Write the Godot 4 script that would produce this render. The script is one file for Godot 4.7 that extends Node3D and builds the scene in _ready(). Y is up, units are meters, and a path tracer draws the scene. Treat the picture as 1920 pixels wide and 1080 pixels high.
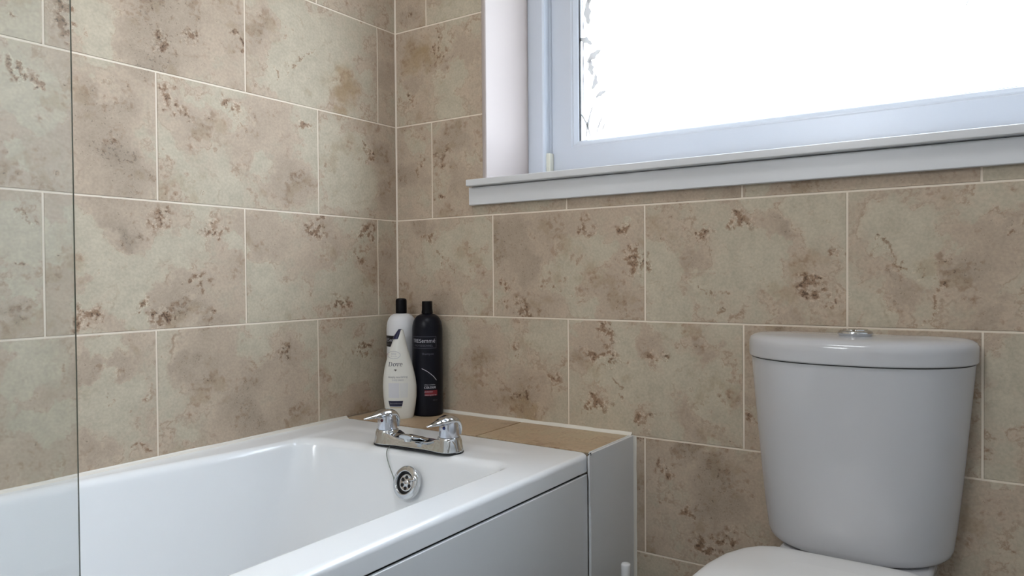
extends Node3D

# ---------------------------------------------------------------- the room
const RX := 2.4      # right wall
const RZ := 2.3       # wall behind the camera
const RY := 2.4       # ceiling
const RIM := 0.552    # bath rim above the floor

func _ready():
	var cam := Camera3D.new()
	cam.name = "camera"
	cam.fov = 42.709
	cam.position = Vector3(1.3824, 0.9036, 1.4782)
	cam.rotation = Vector3(-0.015824, 0.597975, -0.007797)
	cam.near = 0.02
	add_child(cam)
	cam.current = true

	var we := WorldEnvironment.new()
	we.name = "overcast_sky"
	var env := Environment.new()
	var sky := Sky.new()
	var sm := ProceduralSkyMaterial.new()
	sm.sky_top_color = Color(0.88, 0.94, 1.0)
	sm.sky_horizon_color = Color(0.93, 0.96, 1.0)
	sm.ground_horizon_color = Color(0.62, 0.64, 0.62)
	sm.ground_bottom_color = Color(0.45, 0.46, 0.44)
	sm.sky_energy_multiplier = 1.2
	sky.sky_material = sm
	env.background_mode = Environment.BG_SKY
	env.sky = sky
	env.background_energy_multiplier = 1.0
	env.tonemap_mode = Environment.TONE_MAPPER_LINEAR
	env.tonemap_exposure = 9.0
	env.sdfgi_enabled = true
	env.ssao_enabled = true
	env.ssil_enabled = true
	we.environment = env
	add_child(we)

	lamp_light("unseen_wall_lamp_light", Vector3(0.6, 1.75, RZ - 0.045), Vector3(0, 0, 0), Vector2(0.5, 0.4), 0.1)  # out of view behind the camera, placed to brighten the back wall
	lamp_light("unseen_ceiling_lamp_light", Vector3(0.9, RY - 0.045, 1.0), Vector3(-PI / 2, 0, 0), Vector2(0.4, 0.4), 0.075)  # out of view overhead, placed to lift the rim and upper back wall

	materials()
	shell()
	unseen_lamps()
	window()
	ledge()
	bath()
	panels()
	screen()
	mixer()
	toilet()
	brush()
	bottles()

func lamp_light(called: String, at: Vector3, rot: Vector3, size: Vector2, e: float):
	var l := AreaLight3D.new()
	l.name = called
	l.area_size = size
	l.light_energy = e
	l.light_color = Color(0.97, 0.985, 1.0)
	l.position = at
	l.rotation = rot
	l.area_range = 8.0
	l.area_attenuation = 2.0
	l.shadow_enabled = true
	add_child(l)

func unseen_lamps():  # bodies of the two lamps out of view
	var glow := mat(Color(0.95, 0.94, 0.92), 0.4)
	glow.emission_enabled = true
	glow.emission = Color(0.97, 0.985, 1.0)
	glow.emission_energy_multiplier = 0.1
	var w := thing("unseen_wall_light", "unseen square opal wall light behind the viewer, placed to light the back wall", "lamp", Vector3(0.6, 1.75, RZ))
	var a := MB.new()
	box2(a, Vector3(-0.27, -0.22, -0.03), Vector3(0.27, 0.22, 0.0), 0.006)
	part("housing", a, M.gloss, w)
	var b := MB.new()
	box2(b, Vector3(-0.25, -0.2, -0.04), Vector3(0.25, 0.2, -0.03), 0.004)
	part("diffuser", b, glow, w)
	var c := thing("unseen_ceiling_light", "unseen square opal ceiling light, placed to light the bath rim and back wall", "lamp", Vector3(0.9, RY, 1.0))
	a = MB.new()
	box2(a, Vector3(-0.22, -0.03, -0.22), Vector3(0.22, 0.0, 0.22), 0.006)
	part("housing", a, M.gloss, c)
	b = MB.new()
	box2(b, Vector3(-0.2, -0.04, -0.2), Vector3(0.2, -0.03, 0.2), 0.004)
	part("diffuser", b, glow, c)

var M := {}

func materials():
	M.paint = mat(Color(0.9, 0.89, 0.87), 0.7)
	M.right = mat(Color(0.86, 0.87, 0.88), 0.6)
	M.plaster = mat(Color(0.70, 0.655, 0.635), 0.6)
	M.gloss = mat(Color(0.845, 0.85, 0.86), 0.3)
	M.upvc = mat(Color(0.83, 0.85, 0.885), 0.28)
	M.ivory = mat(Color(0.9, 0.89, 0.83), 0.35)
	M.grout = mat(Color(0.9, 0.85, 0.785), 0.85)
	M.seal = mat(Color(0.88, 0.86, 0.82), 0.45)
	M.acrylic = mat(Color(0.93, 0.94, 0.95), 0.13)
	M.panel = mat(Color(0.88, 0.89, 0.9), 0.25)
	M.china = mat(Color(0.775, 0.775, 0.785), 0.1)
	M.seat = mat(Color(0.9, 0.9, 0.9), 0.22)
	M.chrome = mat(Color(0.82, 0.83, 0.84), 0.06, 1.0)
	M.satin = mat(Color(0.8, 0.81, 0.84), 0.16, 1.0)
	M.hole = mat(Color(0.03, 0.03, 0.035), 0.6)
	M.rubber = mat(Color(0.07, 0.07, 0.08), 0.6)
	M.floor = mat(Color(0.32, 0.3, 0.285), 0.45)
	M.door = mat(Color(0.9, 0.9, 0.9), 0.4)
	M.leaf = mat(Color(0.55, 0.52, 0.48), 0.4)
	M.glass = mat(Color(0.4, 0.5, 0.42, 0.085), 0.02)
	M.glass.transparency = BaseMaterial3D.TRANSPARENCY_ALPHA
	M.pane = mat(Color(0.97, 0.98, 0.98, 0.04), 0.02)
	M.pane.transparency = BaseMaterial3D.TRANSPARENCY_ALPHA
	M.edge = mat(Color(0.36, 0.37, 0.32), 0.5, 0.0, 0.2)

func shell():
	stone_patches()
	var none := Rect2()
	var hole := Rect2(0.2895, 1.126, 1.8605, 0.994)
	# courses: first joint, bottom, from the photographed joints
	var L := [[-0.2, 2.064], [-0.336, 1.812], [-0.133, 1.56], [-0.336, 1.308], [-0.133, 1.056], [-0.3305, 0.804], [-0.126, 0.552], [-0.336, 0.3], [-0.13, 0.048], [-0.336, -0.204]]
	for c in L: course("L", c[0], c[1], RZ, 0.0, RY, none)
	var B := [[-0.085, 2.064], [-0.295, 1.812], [-0.295, 1.56], [-0.085, 1.308], [-0.279, 1.056], [-0.085, 0.804], [-0.277, 0.552], [-0.087, 0.3], [-0.277, 0.048], [-0.087, -0.204]]
	for c in B: course("B", c[0], c[1], RX, 0.0, RY, hole)
	# tiles the photograph shows get a print of their own
	var cells := []
	var cell_of := {}
	for t in tiles:
		var seen: bool = t[2] > 0.5 and t[2] < 1.6 and t[1] < 1.1 if t[0] == "L" else t[2] > 0.04 and t[2] < 1.6 and t[1] < 1.45
		if t[0] == "B" and t[2] > 1.1 and t[1] > 0.2: seen = false
		var key := "%s %.3f %.3f" % [t[0], t[1], t[2]]
		if seen and not cell_of.has(key) and cells.size() < 40:
			cell_of[key] = cells.size()
			cells.append([t[0], t[1], t[2]])
	while cells.size() < 40: cells.append(["spare", rnd(), rnd()])
	var stone := mat(Color(0.985, 0.985, 0.985), 0.6, 0.0, 0.22)
	stone.albedo_texture = stone_atlas(cells)
	stone.texture_filter = BaseMaterial3D.TEXTURE_FILTER_LINEAR_WITH_MIPMAPS
	M.stone = stone
	var deep := 0.3
	# wall backs carry the grout
	var wl := MB.new()
	box2(wl, Vector3(-0.2, -0.1, -deep), Vector3(-0.0011, RY + 0.1, RZ + 0.15), 0.001, 1)
	var left = structure(part("wall_left", wl, M.grout), "left wall of large beige stone effect tiles above the bath", "wall")
	var wb := MB.new()
	box2(wb, Vector3(-0.0011, -0.1, -deep), Vector3(0.2895, RY + 0.1, -0.0011), 0.0003, 1)
	box2(wb, Vector3(2.15, -0.1, -deep), Vector3(RX + 0.15, RY + 0.1, -0.0011), 0.0003, 1)
	box2(wb, Vector3(0.2895, -0.1, -deep), Vector3(2.15, 1.126, -0.0011), 0.0003, 1)
	box2(wb, Vector3(0.2895, 2.12, -deep), Vector3(2.15, RY + 0.1, -0.0011), 0.0003, 1)
	var back = structure(part("wall_back", wb, M.grout), "back wall of beige stone effect tiles under the window", "wall")
	for t in tiles:
		var key := "%s %.3f %.3f" % [t[0], t[1], t[2]]
		var cell: int = cell_of[key] if cell_of.has(key) else int(rnd() * 40) % 40
		var pts: PackedVector2Array = t[3]
		var mid := Vector2.ZERO
		for p in pts: mid += p
		mid /= pts.size()
		if t[0] == "L":
			part("tile", tile_mesh(pts, t[1], t[2], cell, Vector3.BACK, Vector3.UP, Vector3.RIGHT), stone, left, Vector3(0, mid.y, mid.x))
		else:
			part("tile", tile_mesh(pts, t[1], t[2], cell, Vector3.RIGHT, Vector3.UP, Vector3.BACK), stone, back, Vector3(mid.x, mid.y, 0))
	var wr := MB.new()
	box2(wr, Vector3(RX, -0.1, -0.0011), Vector3(RX + 0.15, RY + 0.1, RZ + 0.15), 0.001, 1)
	structure(part("wall_right", wr, M.right))
	var wf := MB.new()
	box2(wf, Vector3(-0.0011, -0.1, RZ), Vector3(1.1, RY + 0.1, RZ + 0.15), 0.0005, 1)
	box2(wf, Vector3(1.9, -0.1, RZ), Vector3(RX, RY + 0.1, RZ + 0.15), 0.0005, 1)
	box2(wf, Vector3(1.1, 2.05, RZ), Vector3(1.9, RY + 0.1, RZ + 0.15), 0.0005, 1)
	structure(part("wall_front", wf, M.paint))
	# unseen door behind the camera, leaf tone set for reflections in the cistern
	var dr := Node3D.new()
	dr.name = "door_1"
	add_child(dr, true)
	structure(dr)
	dr.position = Vector3(1.5, 0, RZ)
	var df := MB.new()
	box2(df, Vector3(-0.4, 0, -0.012), Vector3(-0.33, 2.05, 0.12), 0.004)
	box2(df, Vector3(0.33, 0, -0.012), Vector3(0.4, 2.05, 0.12), 0.004)
	box2(df, Vector3(-0.33, 1.98, -0.012), Vector3(0.33, 2.05, 0.12), 0.004)
	part("door_frame", df, M.door, dr)
	var dl := MB.new()
	box2(dl, Vector3(-0.328, 0.005, 0.02), Vector3(0.328, 1.978, 0.06), 0.003)
	part("door_leaf", dl, M.leaf, dr)
	for y in [0.25, 1.05]:
		var pn := MB.new()
		box2(pn, Vector3(-0.22, y, 0.012), Vector3(-0.03, y + 0.7, 0.021), 0.004)
		box2(pn, Vector3(0.03, y, 0.012), Vector3(0.22, y + 0.7, 0.021), 0.004)
		part("door_panel", pn, M.leaf, dr)
	var fl := MB.new()
	box2(fl, Vector3(-0.0011, -0.1, -0.0011), Vector3(RX, 0, RZ), 0.0003, 1)
	structure(part("floor", fl, M.floor))
	var ce := MB.new()
	box2(ce, Vector3(-0.0011, RY, -0.0011), Vector3(RX, RY + 0.1, RZ), 0.0003, 1)
	structure(part("ceiling", ce, M.paint))
	# sealant in the corner between the two tiled walls
	var co := MB.new()
	co.loft([PackedVector3Array([Vector3(-0.001, RIM, -0.001), Vector3(0.0022, RIM, -0.001), Vector3(-0.001, RIM, 0.0022)]), PackedVector3Array([Vector3(-0.001, RY, -0.001), Vector3(0.0022, RY, -0.001), Vector3(-0.001, RY, 0.0022)])], true, true, true, [], true)
	structure(part("trim_3", co, M.grout), "thin pale grout line in the tiled corner", "grout")

func window():
	# lining of the opening
	var lin := Node3D.new()
	lin.name = "trim_1"
	add_child(lin, true)
	structure(lin, "white plastered reveal beside the window", "reveal")
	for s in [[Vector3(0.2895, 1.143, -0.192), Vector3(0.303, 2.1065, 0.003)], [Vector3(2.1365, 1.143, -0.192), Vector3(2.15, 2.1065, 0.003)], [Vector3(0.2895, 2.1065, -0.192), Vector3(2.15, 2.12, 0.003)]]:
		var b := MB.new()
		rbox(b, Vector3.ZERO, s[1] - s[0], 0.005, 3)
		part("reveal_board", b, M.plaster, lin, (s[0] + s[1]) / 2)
	# sill with its nosing and the board below
	var sill := Node3D.new()
	sill.name = "trim_2"
	add_child(sill, true)
	structure(sill, "white painted window sill with a board below its nosing", "window sill")
	var sb := MB.new()
	box2(sb, Vector3(0.2895, 1.127, -0.197), Vector3(2.15, 1.143, 0.0), 0.0008, 1)
	box2(sb, Vector3(0.2625, 1.127, 0.0005), Vector3(2.177, 1.143, 0.035), 0.0025, 3)
	part("sill_board", sb, M.gloss, sill)
	var ap := MB.new()
	box2(ap, Vector3(0.257, 1.0815, 0.0002), Vector3(2.182, 1.1258, 0.0155), 0.002, 3)
	part("apron_board", ap, M.gloss, sill)
	# window
	var w := Node3D.new()
	w.name = "window_1"
	add_child(w, true)
	structure(w, "white plastic window with frosted patterned glass above the toilet", "window")
	var x0 := 0.2995; var x1 := 2.140; var y0 := 1.1275; var y1 := 2.11
	var fr := MB.new()
	rect_frame(fr, x0, x1, y0, y1, [Vector2(0, -0.27), Vector2(0, -0.195), Vector2(0.0455, -0.195), Vector2(0.0495, -0.199), Vector2(0.0495, -0.226), Vector2(0.0535, -0.234), Vector2(0.0535, -0.27)])
	part("window_frame", fr, M.upvc, w)
	var sx0 := x0 + 0.0540; var sx1 := x1 - 0.0540; var sy0 := y0 + 0.0540; var sy1 := y1 - 0.0540
	var sa := MB.new()
	rect_frame(sa, sx0, sx1, sy0, sy1, [Vector2(0, -0.27), Vector2(0, -0.231), Vector2(0.003, -0.228), Vector2(0.060, -0.228), Vector2(0.063, -0.2305), Vector2(0.0665, -0.2305), Vector2(0.076, -0.237), Vector2(0.0785, -0.241), Vector2(0.0785, -0.27)])
	part("sash", sa, M.upvc, w)
	var gx0 := sx0 + 0.0782; var gx1 := sx1 - 0.0782; var gy0 := sy0 + 0.0782; var gy1 := sy1 - 0.0782
	var glare_rubber := mat(Color(0.55, 0.57, 0.6), 0.5)  # top and bottom gaskets painted paler to stand in for window glare
	for s in [[Vector3(gx0, gy0, -0.2475), Vector3(gx0 + 0.0026, gy1, -0.2405), M.rubber], [Vector3(gx1 - 0.0026, gy0, -0.2475), Vector3(gx1, gy1, -0.2405), M.rubber], [Vector3(gx0 + 0.0026, gy0, -0.2475), Vector3(gx1 - 0.0026, gy0 + 0.0012, -0.2405), glare_rubber], [Vector3(gx0 + 0.0026, gy1 - 0.0012, -0.2475), Vector3(gx1 - 0.0026, gy1, -0.2405), glare_rubber]]:
		var ga := MB.new()
		box2(ga, s[0], s[1], 0.0005, 1)
		part("glazing_gasket", ga, s[2], w)
	# uneven edge of the sealant behind the pane
	var jag := PackedVector2Array([Vector2(gx0 + 0.0045, gy0 + 0.1)])
	for k in 60: jag.append(Vector2(gx0 + 0.0052 + 0.0022 * absf(sin(k * 2.3) * cos(k * 0.71)), gy0 + 0.1 + k * 0.012))
	jag.append(Vector2(gx0 + 0.0045, gy0 + 0.1 + 59 * 0.012))
	var sj := MB.new()
	plate(sj, jag, -0.2545, -0.2528)
	part("pane_sealant", sj, mat(Color(0.4, 0.4, 0.43), 0.6), w)
	var pa := MB.new()
	box2(pa, Vector3(sx0 + 0.0782, sy0 + 0.0782, -0.252), Vector3(sx1 - 0.0782, sy1 - 0.0782, -0.248), 0.0005, 1)
	part("glass_pane", pa, M.pane, w)
	# raised leaf pattern of the glass; its opacity stands in for refracted darkness
	var leaf := mat(Color(0.9, 0.9, 0.9, 0.885), 0.5)
	leaf.transparency = BaseMaterial3D.TRANSPARENCY_ALPHA
	var lx := sx0 + 0.0815; var ly := sy0 + 0.083
	var leaves := [[0.022, 0.30, 0.07, 0.012, 1.9, 0.5], [0.03, 0.245, 0.05, 0.009, 2.3, -0.7], [0.018, 0.2, 0.05, 0.011, 1.1, 0.9], [0.034, 0.165, 0.045, 0.010, 2.2, 0.8], [0.03, 0.13, 0.04, 0.009, 0.8, -0.9], [0.042, 0.105, 0.035, 0.007, 0.9, 0.9],
		[0.012, 0.0, 0.10, 0.004, 1.5, 0.3], [0.026, 0.0, 0.085, 0.004, 1.75, -0.4], [0.04, 0.0, 0.075, 0.0028, 1.35, 0.3], [0.052, 0.0, 0.06, 0.0022, 1.25, 0.3], [0.024, 0.355, 0.06, 0.012, 1.5, -0.8], [0.03, 0.41, 0.07, 0.01, 2.1, 0.6]]
	for f in leaves: part("etched_leaf", etched(f[2], f[3], f[5]), leaf, w, Vector3(lx + f[0], ly + f[1], -0.2478)).rotation.z = f[4] - PI / 2
	var far := [[0.865, 0.165, 0.06, 0.002, 1.2, 0.5], [0.852, 0.2, 0.05, 0.002, 1.6, -0.3]]
	for f in far: part("etched_leaf", etched(f[2], f[3], f[5]), leaf, w, Vector3(lx + f[0], ly + f[1], -0.2478)).rotation.z = f[4] - PI / 2
	var hg := MB.new()
	rbox(hg, Vector3.ZERO, Vector3(0.013, 0.066, 0.02), 0.002, 2)
	part("hinge_cover", hg, M.ivory, w, Vector3(0.3545, 1.1985, -0.216))
	var hs := MB.new()
	rbox(hs, Vector3.ZERO, Vector3(0.006, 0.004, 0.004), 0.0008, 1)
	part("hinge_screw", hs, M.rubber, w, Vector3(0.3545, 1.172, -0.2052))

func etched(length: float, width: float, bend: float) -> MB:
	var up := PackedVector2Array(); var dn := PackedVector2Array()
	for k in 13:
		var t := k / 12.0
		var a := bend * t
		var c := Vector2(sin(a) * t * length * 0.6, length * t * (1 - 0.15 * absf(bend) * t))
		var n := Vector2(cos(a), -sin(a)) * width * sin(PI * minf(t * 0.9 + 0.08, 1.0)) * (1 + 0.25 * sin(t * 17.0))
		up.append(c + n); dn.append(c - n * 0.6)
	dn.reverse()
	up.append_array(dn)
	var mb := MB.new()
	plate(mb, up, 0.0, 0.0005)
	return mb

func ledge():
	var t := thing("tiled_ledge", "flat beige stone tile ledge between the bath end and the back wall", "ledge", Vector3(0.35, 0, 0.097))
	var core := MB.new()
	box2(core, Vector3(-0.347, 0.0, -0.094), Vector3(0.338, 0.5445, 0.086), 0.001, 1)
	part("ledge_core", core, M.grout, t)
	var pts := PackedVector2Array([Vector2(0.004, 0.008), Vector2(0.684, 0.008), Vector2(0.684, 0.1885), Vector2(0.004, 0.1885)])
	# laid flat; print taken from one cell of the stone
	var lay := mat(Color(1.0, 0.965, 0.9), 0.36, 0.0, 0.42)
	lay.albedo_texture = M.stone.albedo_texture
	var m1 := tile_mesh(PackedVector2Array([Vector2(0.0035, 0.0), Vector2(0.4035, 0.0), Vector2(0.4035, 0.18), Vector2(0.0035, 0.18)]), 0.0, 0.0, 38, Vector3.RIGHT, Vector3.FORWARD, Vector3.UP)
	part("tile", m1, lay, t, Vector3(0.2035 - 0.35, 0.5535, 0.0985 - 0.097))
	var m2 := tile_mesh(PackedVector2Array([Vector2(0.0, 0.03), Vector2(0.2775, 0.03), Vector2(0.2775, 0.21), Vector2(0.0, 0.21)]), 0.0, 0.0, 37, Vector3.RIGHT, Vector3.FORWARD, Vector3.UP)
	part("tile", m2, lay, t, Vector3(0.5461 - 0.35, 0.5535, 0.0985 - 0.097))
	var bed := MB.new()
	box2(bed, Vector3(-0.347, 0.5445, -0.094), Vector3(0.3385, 0.5515, 0.0915), 0.0004, 1)
	part("tile_bed", bed, mat(Color(0.56, 0.5, 0.42), 0.8), t)
	var ed := MB.new()
	box2(ed, Vector3(0.3352, 0.5445, -0.094), Vector3(0.3392, 0.5538, 0.0915), 0.0010, 2)
	part("edge_trim", ed, M.panel, t)
	var bead := MB.new()
	tri_bead(bead, Vector3(-0.347, 0.5532, -0.0968), Vector3(0.341, 0.5532, -0.0968), Vector3.UP * 0.0065, Vector3.BACK * 0.0085)
	part("sealant_bead", bead, M.seal, t)

# a triangular run of sealant from a to b, reaching u and w from the corner
func tri_bead(mb: MB, a: Vector3, b: Vector3, u: Vector3, w: Vector3):
	var rings := []
	for k in 25:
		var p := a.lerp(b, k / 24.0)
		var f := 0.88 + 0.24 * (0.5 + 0.5 * sin(k * 1.7) * cos(k * 0.6))
		var o := PackedVector3Array([p, p + u * f])
		for q in 3: o.append(p + (u * (0.62 - q * 0.22) + w * (0.18 + q * 0.22)) * f)
		o.append(p + w * f)
		rings.append(o)
	mb.loft(rings, true, true, true, [], true)

func bath():
	var t := thing("bathtub", "white acrylic bathtub with straight sides along the tiled left wall", "bathtub", Vector3(0.35, 0, 1.04))
	var mb := MB.new()
	var rings := []
	var n := 44
	# a ring: left, right, tap end, foot end, corner radii at the tap end and foot, height
	var put := func(x0: float, x1: float, z0: float, z1: float, r: float, y: float, skew: float, sink: float):
		var c := PackedVector3Array()
		var cor := [[x1 - r, z1 - r, 0], [x0 + r, z1 - r, 1], [x0 + r, z0 + r, 2], [x1 - r, z0 + r, 3]]
		for q in 4:
			for k in 9:
				var a: float = (cor[q][2] + k / 8.0) * PI / 2
				c.append(Vector3(cor[q][0] + cos(a) * r, 0, cor[q][1] + sin(a) * r))
			var nx = cor[(q + 1) % 4]
			var e := Vector3(nx[0] + cos((cor[q][2] + 1) * PI / 2) * r, 0, nx[1] + sin((cor[q][2] + 1) * PI / 2) * r)
			var s: Vector3 = c[-1]
			for k in range(1, n): c.append(s.lerp(e, float(k) / n))
		for i in c.size():
			var p := c[i]
			# the left inner edge runs closer to the wall away from the taps; the tap end is slightly skewed
			var ft := clampf((p.x - x0) / (x1 - x0), 0.0, 1.0)
			p.x -= skew * 0.062 * smoothstep(0.36, 1.0, p.z) * (1.0 - ft)
			p.z += skew * 0.034 * (1.0 - smoothstep(0.0, 0.75, ft)) * (1.0 - smoothstep(0.4, 0.9, p.z))
			var dip := 0.0024 * smoothstep(0.25, 0.285, p.z) * smoothstep(0.074, 0.104, p.x) * (1.0 - smoothstep(0.5, 0.6, p.x)) * (1.0 - smoothstep(0.37, 0.47, p.z)) * sink
			c[i] = Vector3(p.x - 0.35, y - dip, p.z - 1.04)
		rings.append(c)
	put.call(0.012, 0.676, 0.2, 1.88, 0.01, 0.517, 0.0, 0.0)
	put.call(0.004, 0.6875, 0.192, 1.889, 0.012, 0.517, 0.0, 0.0)
	put.call(0.0035, 0.6885, 0.191, 1.89, 0.013, 0.5185, 0.0, 0.0)
	put.call(0.0035, 0.6885, 0.191, 1.89, 0.013, 0.542, 0.0, 0.0)
	for k in 6:
		var a := (k + 1) / 6.0 * PI / 2
		put.call(0.0035 + 0.003 * (1 - cos(a)), 0.6885 - 0.009 * (1 - cos(a)), 0.191 + 0.002 * (1 - cos(a)), 1.89 - 0.01 * (1 - cos(a)), 0.013, 0.542 + 0.010 * sin(a), 0.0, 0.0)
	for k in range(1, 25):
		var f := k / 24.0
		put.call(lerpf(0.0065, 0.082, f), lerpf(0.6795, 0.616, f), lerpf(0.193, 0.335, f), lerpf(1.88, 1.82, f), lerpf(0.013, 0.05, f), RIM, f, 1.0)
	# rolled inner edge, walls, foot of the walls, floor
	for k in range(1, 7):
		var a := k / 6.0 * PI / 2
		put.call(0.082 + 0.017 * sin(a), 0.616 - 0.010 * sin(a), 0.335 + 0.022 * sin(a), 1.82 - 0.018 * sin(a), 0.05, RIM - (0.016) * (1 - cos(a)), 1.0, 1.0)
	for k in range(1, 9):
		var f := k / 8.0
		put.call(lerpf(0.099, 0.135, f), lerpf(0.606, 0.56, f), lerpf(0.357, 0.46, f * f * 0.35 + f * 0.65), lerpf(1.802, 1.62, f), lerpf(0.05, 0.11, sqrt(f)), lerpf(RIM - 0.016, 0.215, f), 1.0 - f * 0.4, 1.0 - f)
	for k in range(1, 6):
		var a := k / 5.0 * PI / 2
		put.call(0.135 + 0.06 * (1 - cos(a)), 0.56 - 0.06 * (1 - cos(a)), 0.46 + 0.07 * (1 - cos(a)), 1.62 - 0.08 * (1 - cos(a)), 0.11 - 0.03 * (1 - cos(a)), 0.215 - 0.06 * sin(a), 0.6, 0.0)
	mb.loft(rings, true, false, true, [0, 1, 2])
	part("shell", mb, M.acrylic, t)
	var bead := MB.new()
	tri_bead(bead, Vector3(-0.3496, RIM - 0.001, -0.85), Vector3(-0.3496, RIM - 0.001, 0.85), Vector3.UP * 0.0065, Vector3.RIGHT * 0.008)
	part("sealant_bead", bead, M.seal, t)
	# overflow rose with the plug chain
	var o := Node3D.new()
	o.name = "overflow"
	t.add_child(o, true)
	o.position = Vector3(0.377 - 0.35, 0.4915, 0.3835 - 1.04)
	o.rotation.x = PI / 2 - 0.27
	var rim := MB.new()
	lathe(rim, [Vector2(0.0335, -0.004), Vector2(0.0335, 0.0015), Vector2(0.0325, 0.0035), Vector2(0.030, 0.0055), Vector2(0.026, 0.0072), Vector2(0.0235, 0.0076), Vector2(0.0222, 0.0068), Vector2(0.0212, 0.002), Vector2(0.0205, -0.003)], 48, Vector3.ZERO, [], true, true)
	part("rim", rim, M.chrome, o)
	var well := MB.new()
	lathe(well, [Vector2(0.0215, -0.002), Vector2(0.0215, 0.0002)], 40)
	part("well", well, M.hole, o)
	var rose := MB.new()
	lathe(rose, [Vector2(0.0172, -0.001), Vector2(0.0172, 0.0028), Vector2(0.0162, 0.0038), Vector2(0.0145, 0.0036), Vector2(0.006, 0.0030), Vector2(0.0055, 0.0048), Vector2(0.0035, 0.0056), Vector2(0.0012, 0.005)], 40, Vector3(0.0016, 0, 0))
	part("grille", rose, M.chrome, o)
	for k in 6:
		var h := MB.new()
		lathe(h, [Vector2(0.0036, 0.0022), Vector2(0.0036, 0.0037)], 20)
		var a := k * TAU / 6 + 0.5
		part("drain_hole", h, M.hole, o, Vector3(0.0016 + cos(a) * 0.0108, 0.0003, sin(a) * 0.0108))
	var lug := MB.new()
	rbox(lug, Vector3.ZERO, Vector3(0.014, 0.006, 0.006), 0.0015, 2)
	part("plug_holder", lug, M.chrome, o, Vector3(0.0215, 0.009, -0.009)).rotation.y = 0.35
	var ch := MB.new()
	var path := curve([Vector3(0.312, 0.5512, 0.3622), Vector3(0.3128, 0.5478, 0.3705), Vector3(0.317, 0.535, 0.3765), Vector3(0.330, 0.515, 0.3812), Vector3(0.344, 0.499, 0.3862), Vector3(0.3475, 0.491, 0.3885)], 8)
	for i in path.size(): path[i] = path[i] - Vector3(0.35, 0, 1.04)
	tube(ch, path, [0.0011], 8)
	part("plug_chain", ch, mat(Color(0.5, 0.52, 0.5), 0.35, 0.8), t)

func panels():
	var t: Node3D = get_node("bathtub")
	var o := Vector3(0.689, 0, 1.05) - t.position
	var p := MB.new()
	box2(p, Vector3(-0.006, 0.0, -0.848), Vector3(0.0004, 0.5128, 0.84), 0.0012, 2)
	part("front_panel", p, M.panel, t, o).set_meta("label", "glossy white front panel under the rim")
	var s := MB.new()
	box2(s, Vector3(-0.02, 0.0, -0.84), Vector3(-0.008, 0.51, 0.83), 0.001, 1)
	part("gap_shade", s, M.rubber, t, o)  # black backing stands in for the shade in the gap under the rim
	var e := thing("boxing_panel", "narrow white boxing panel between the bath end and the tiled back wall", "panel", Vector3(0.6935, 0, 0.1))
	var b := MB.new()
	box2(b, Vector3(-0.0034, 0.0, -0.0985), Vector3(0.0025, 0.5535, 0.1002), 0.001, 2)
	part("board", b, M.panel, e)
	var w := MB.new()
	tri_bead(w, Vector3(0.0025, 0.0, -0.0995), Vector3(0.0025, 0.553, -0.0995), Vector3.RIGHT * 0.006, Vector3.BACK * 0.004)
	part("sealant_bead", w, M.seal, e)
	var g := MB.new()
	g.loft([ring(rrect(0.0012, 0.0015, 0.0005, 1), 0.45, 0.0015, 0.1012), ring(rrect(0.0016, 0.003, 0.0005, 1), 0.5, 0.0017, 0.1014), ring(rrect(0.0024, 0.0055, 0.0008, 1), 0.515, 0.0022, 0.1038), ring(rrect(0.0024, 0.0060, 0.0008, 1), 0.55, 0.0022, 0.1035), ring(rrect(0.001, 0.004, 0.0004, 1), 0.553, 0.0035, 0.104)])
	part("filler", g, M.gloss, e)
	for d in [[0.002, 0.5535, 0.108], [0.004, 0.5525, 0.1035], [0.001, 0.554, 0.0985]]:
		var k := MB.new()
		rbox(k, Vector3.ZERO, Vector3(0.003, 0.002, 0.0035), 0.0006, 1)
		part("grime", k, M.rubber, e, Vector3(d[0], d[1], d[2]))

func screen():
	var t := thing("shower_screen", "clear frameless glass shower screen standing on the bath rim", "shower screen", Vector3(0.65, RIM, 1.5))
	var g := MB.new()
	box2(g, Vector3(-0.0011, 0.004, -0.364), Vector3(0.0011, 1.45, 0.36), 0.0004, 1)
	part("glass_pane", g, M.glass, t)
	var e := MB.new()
	box2(e, Vector3(-0.0011, 0.004, -0.3645), Vector3(0.0011, 1.45, -0.364), 0.0004, 1)
	part("polished_edge", e, M.edge, t)
	var s := MB.new()
	box2(s, Vector3(-0.006, 0.0, -0.36), Vector3(0.006, 0.012, 0.36), 0.002, 2)
	part("bottom_seal", s, M.seal, t)

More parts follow.
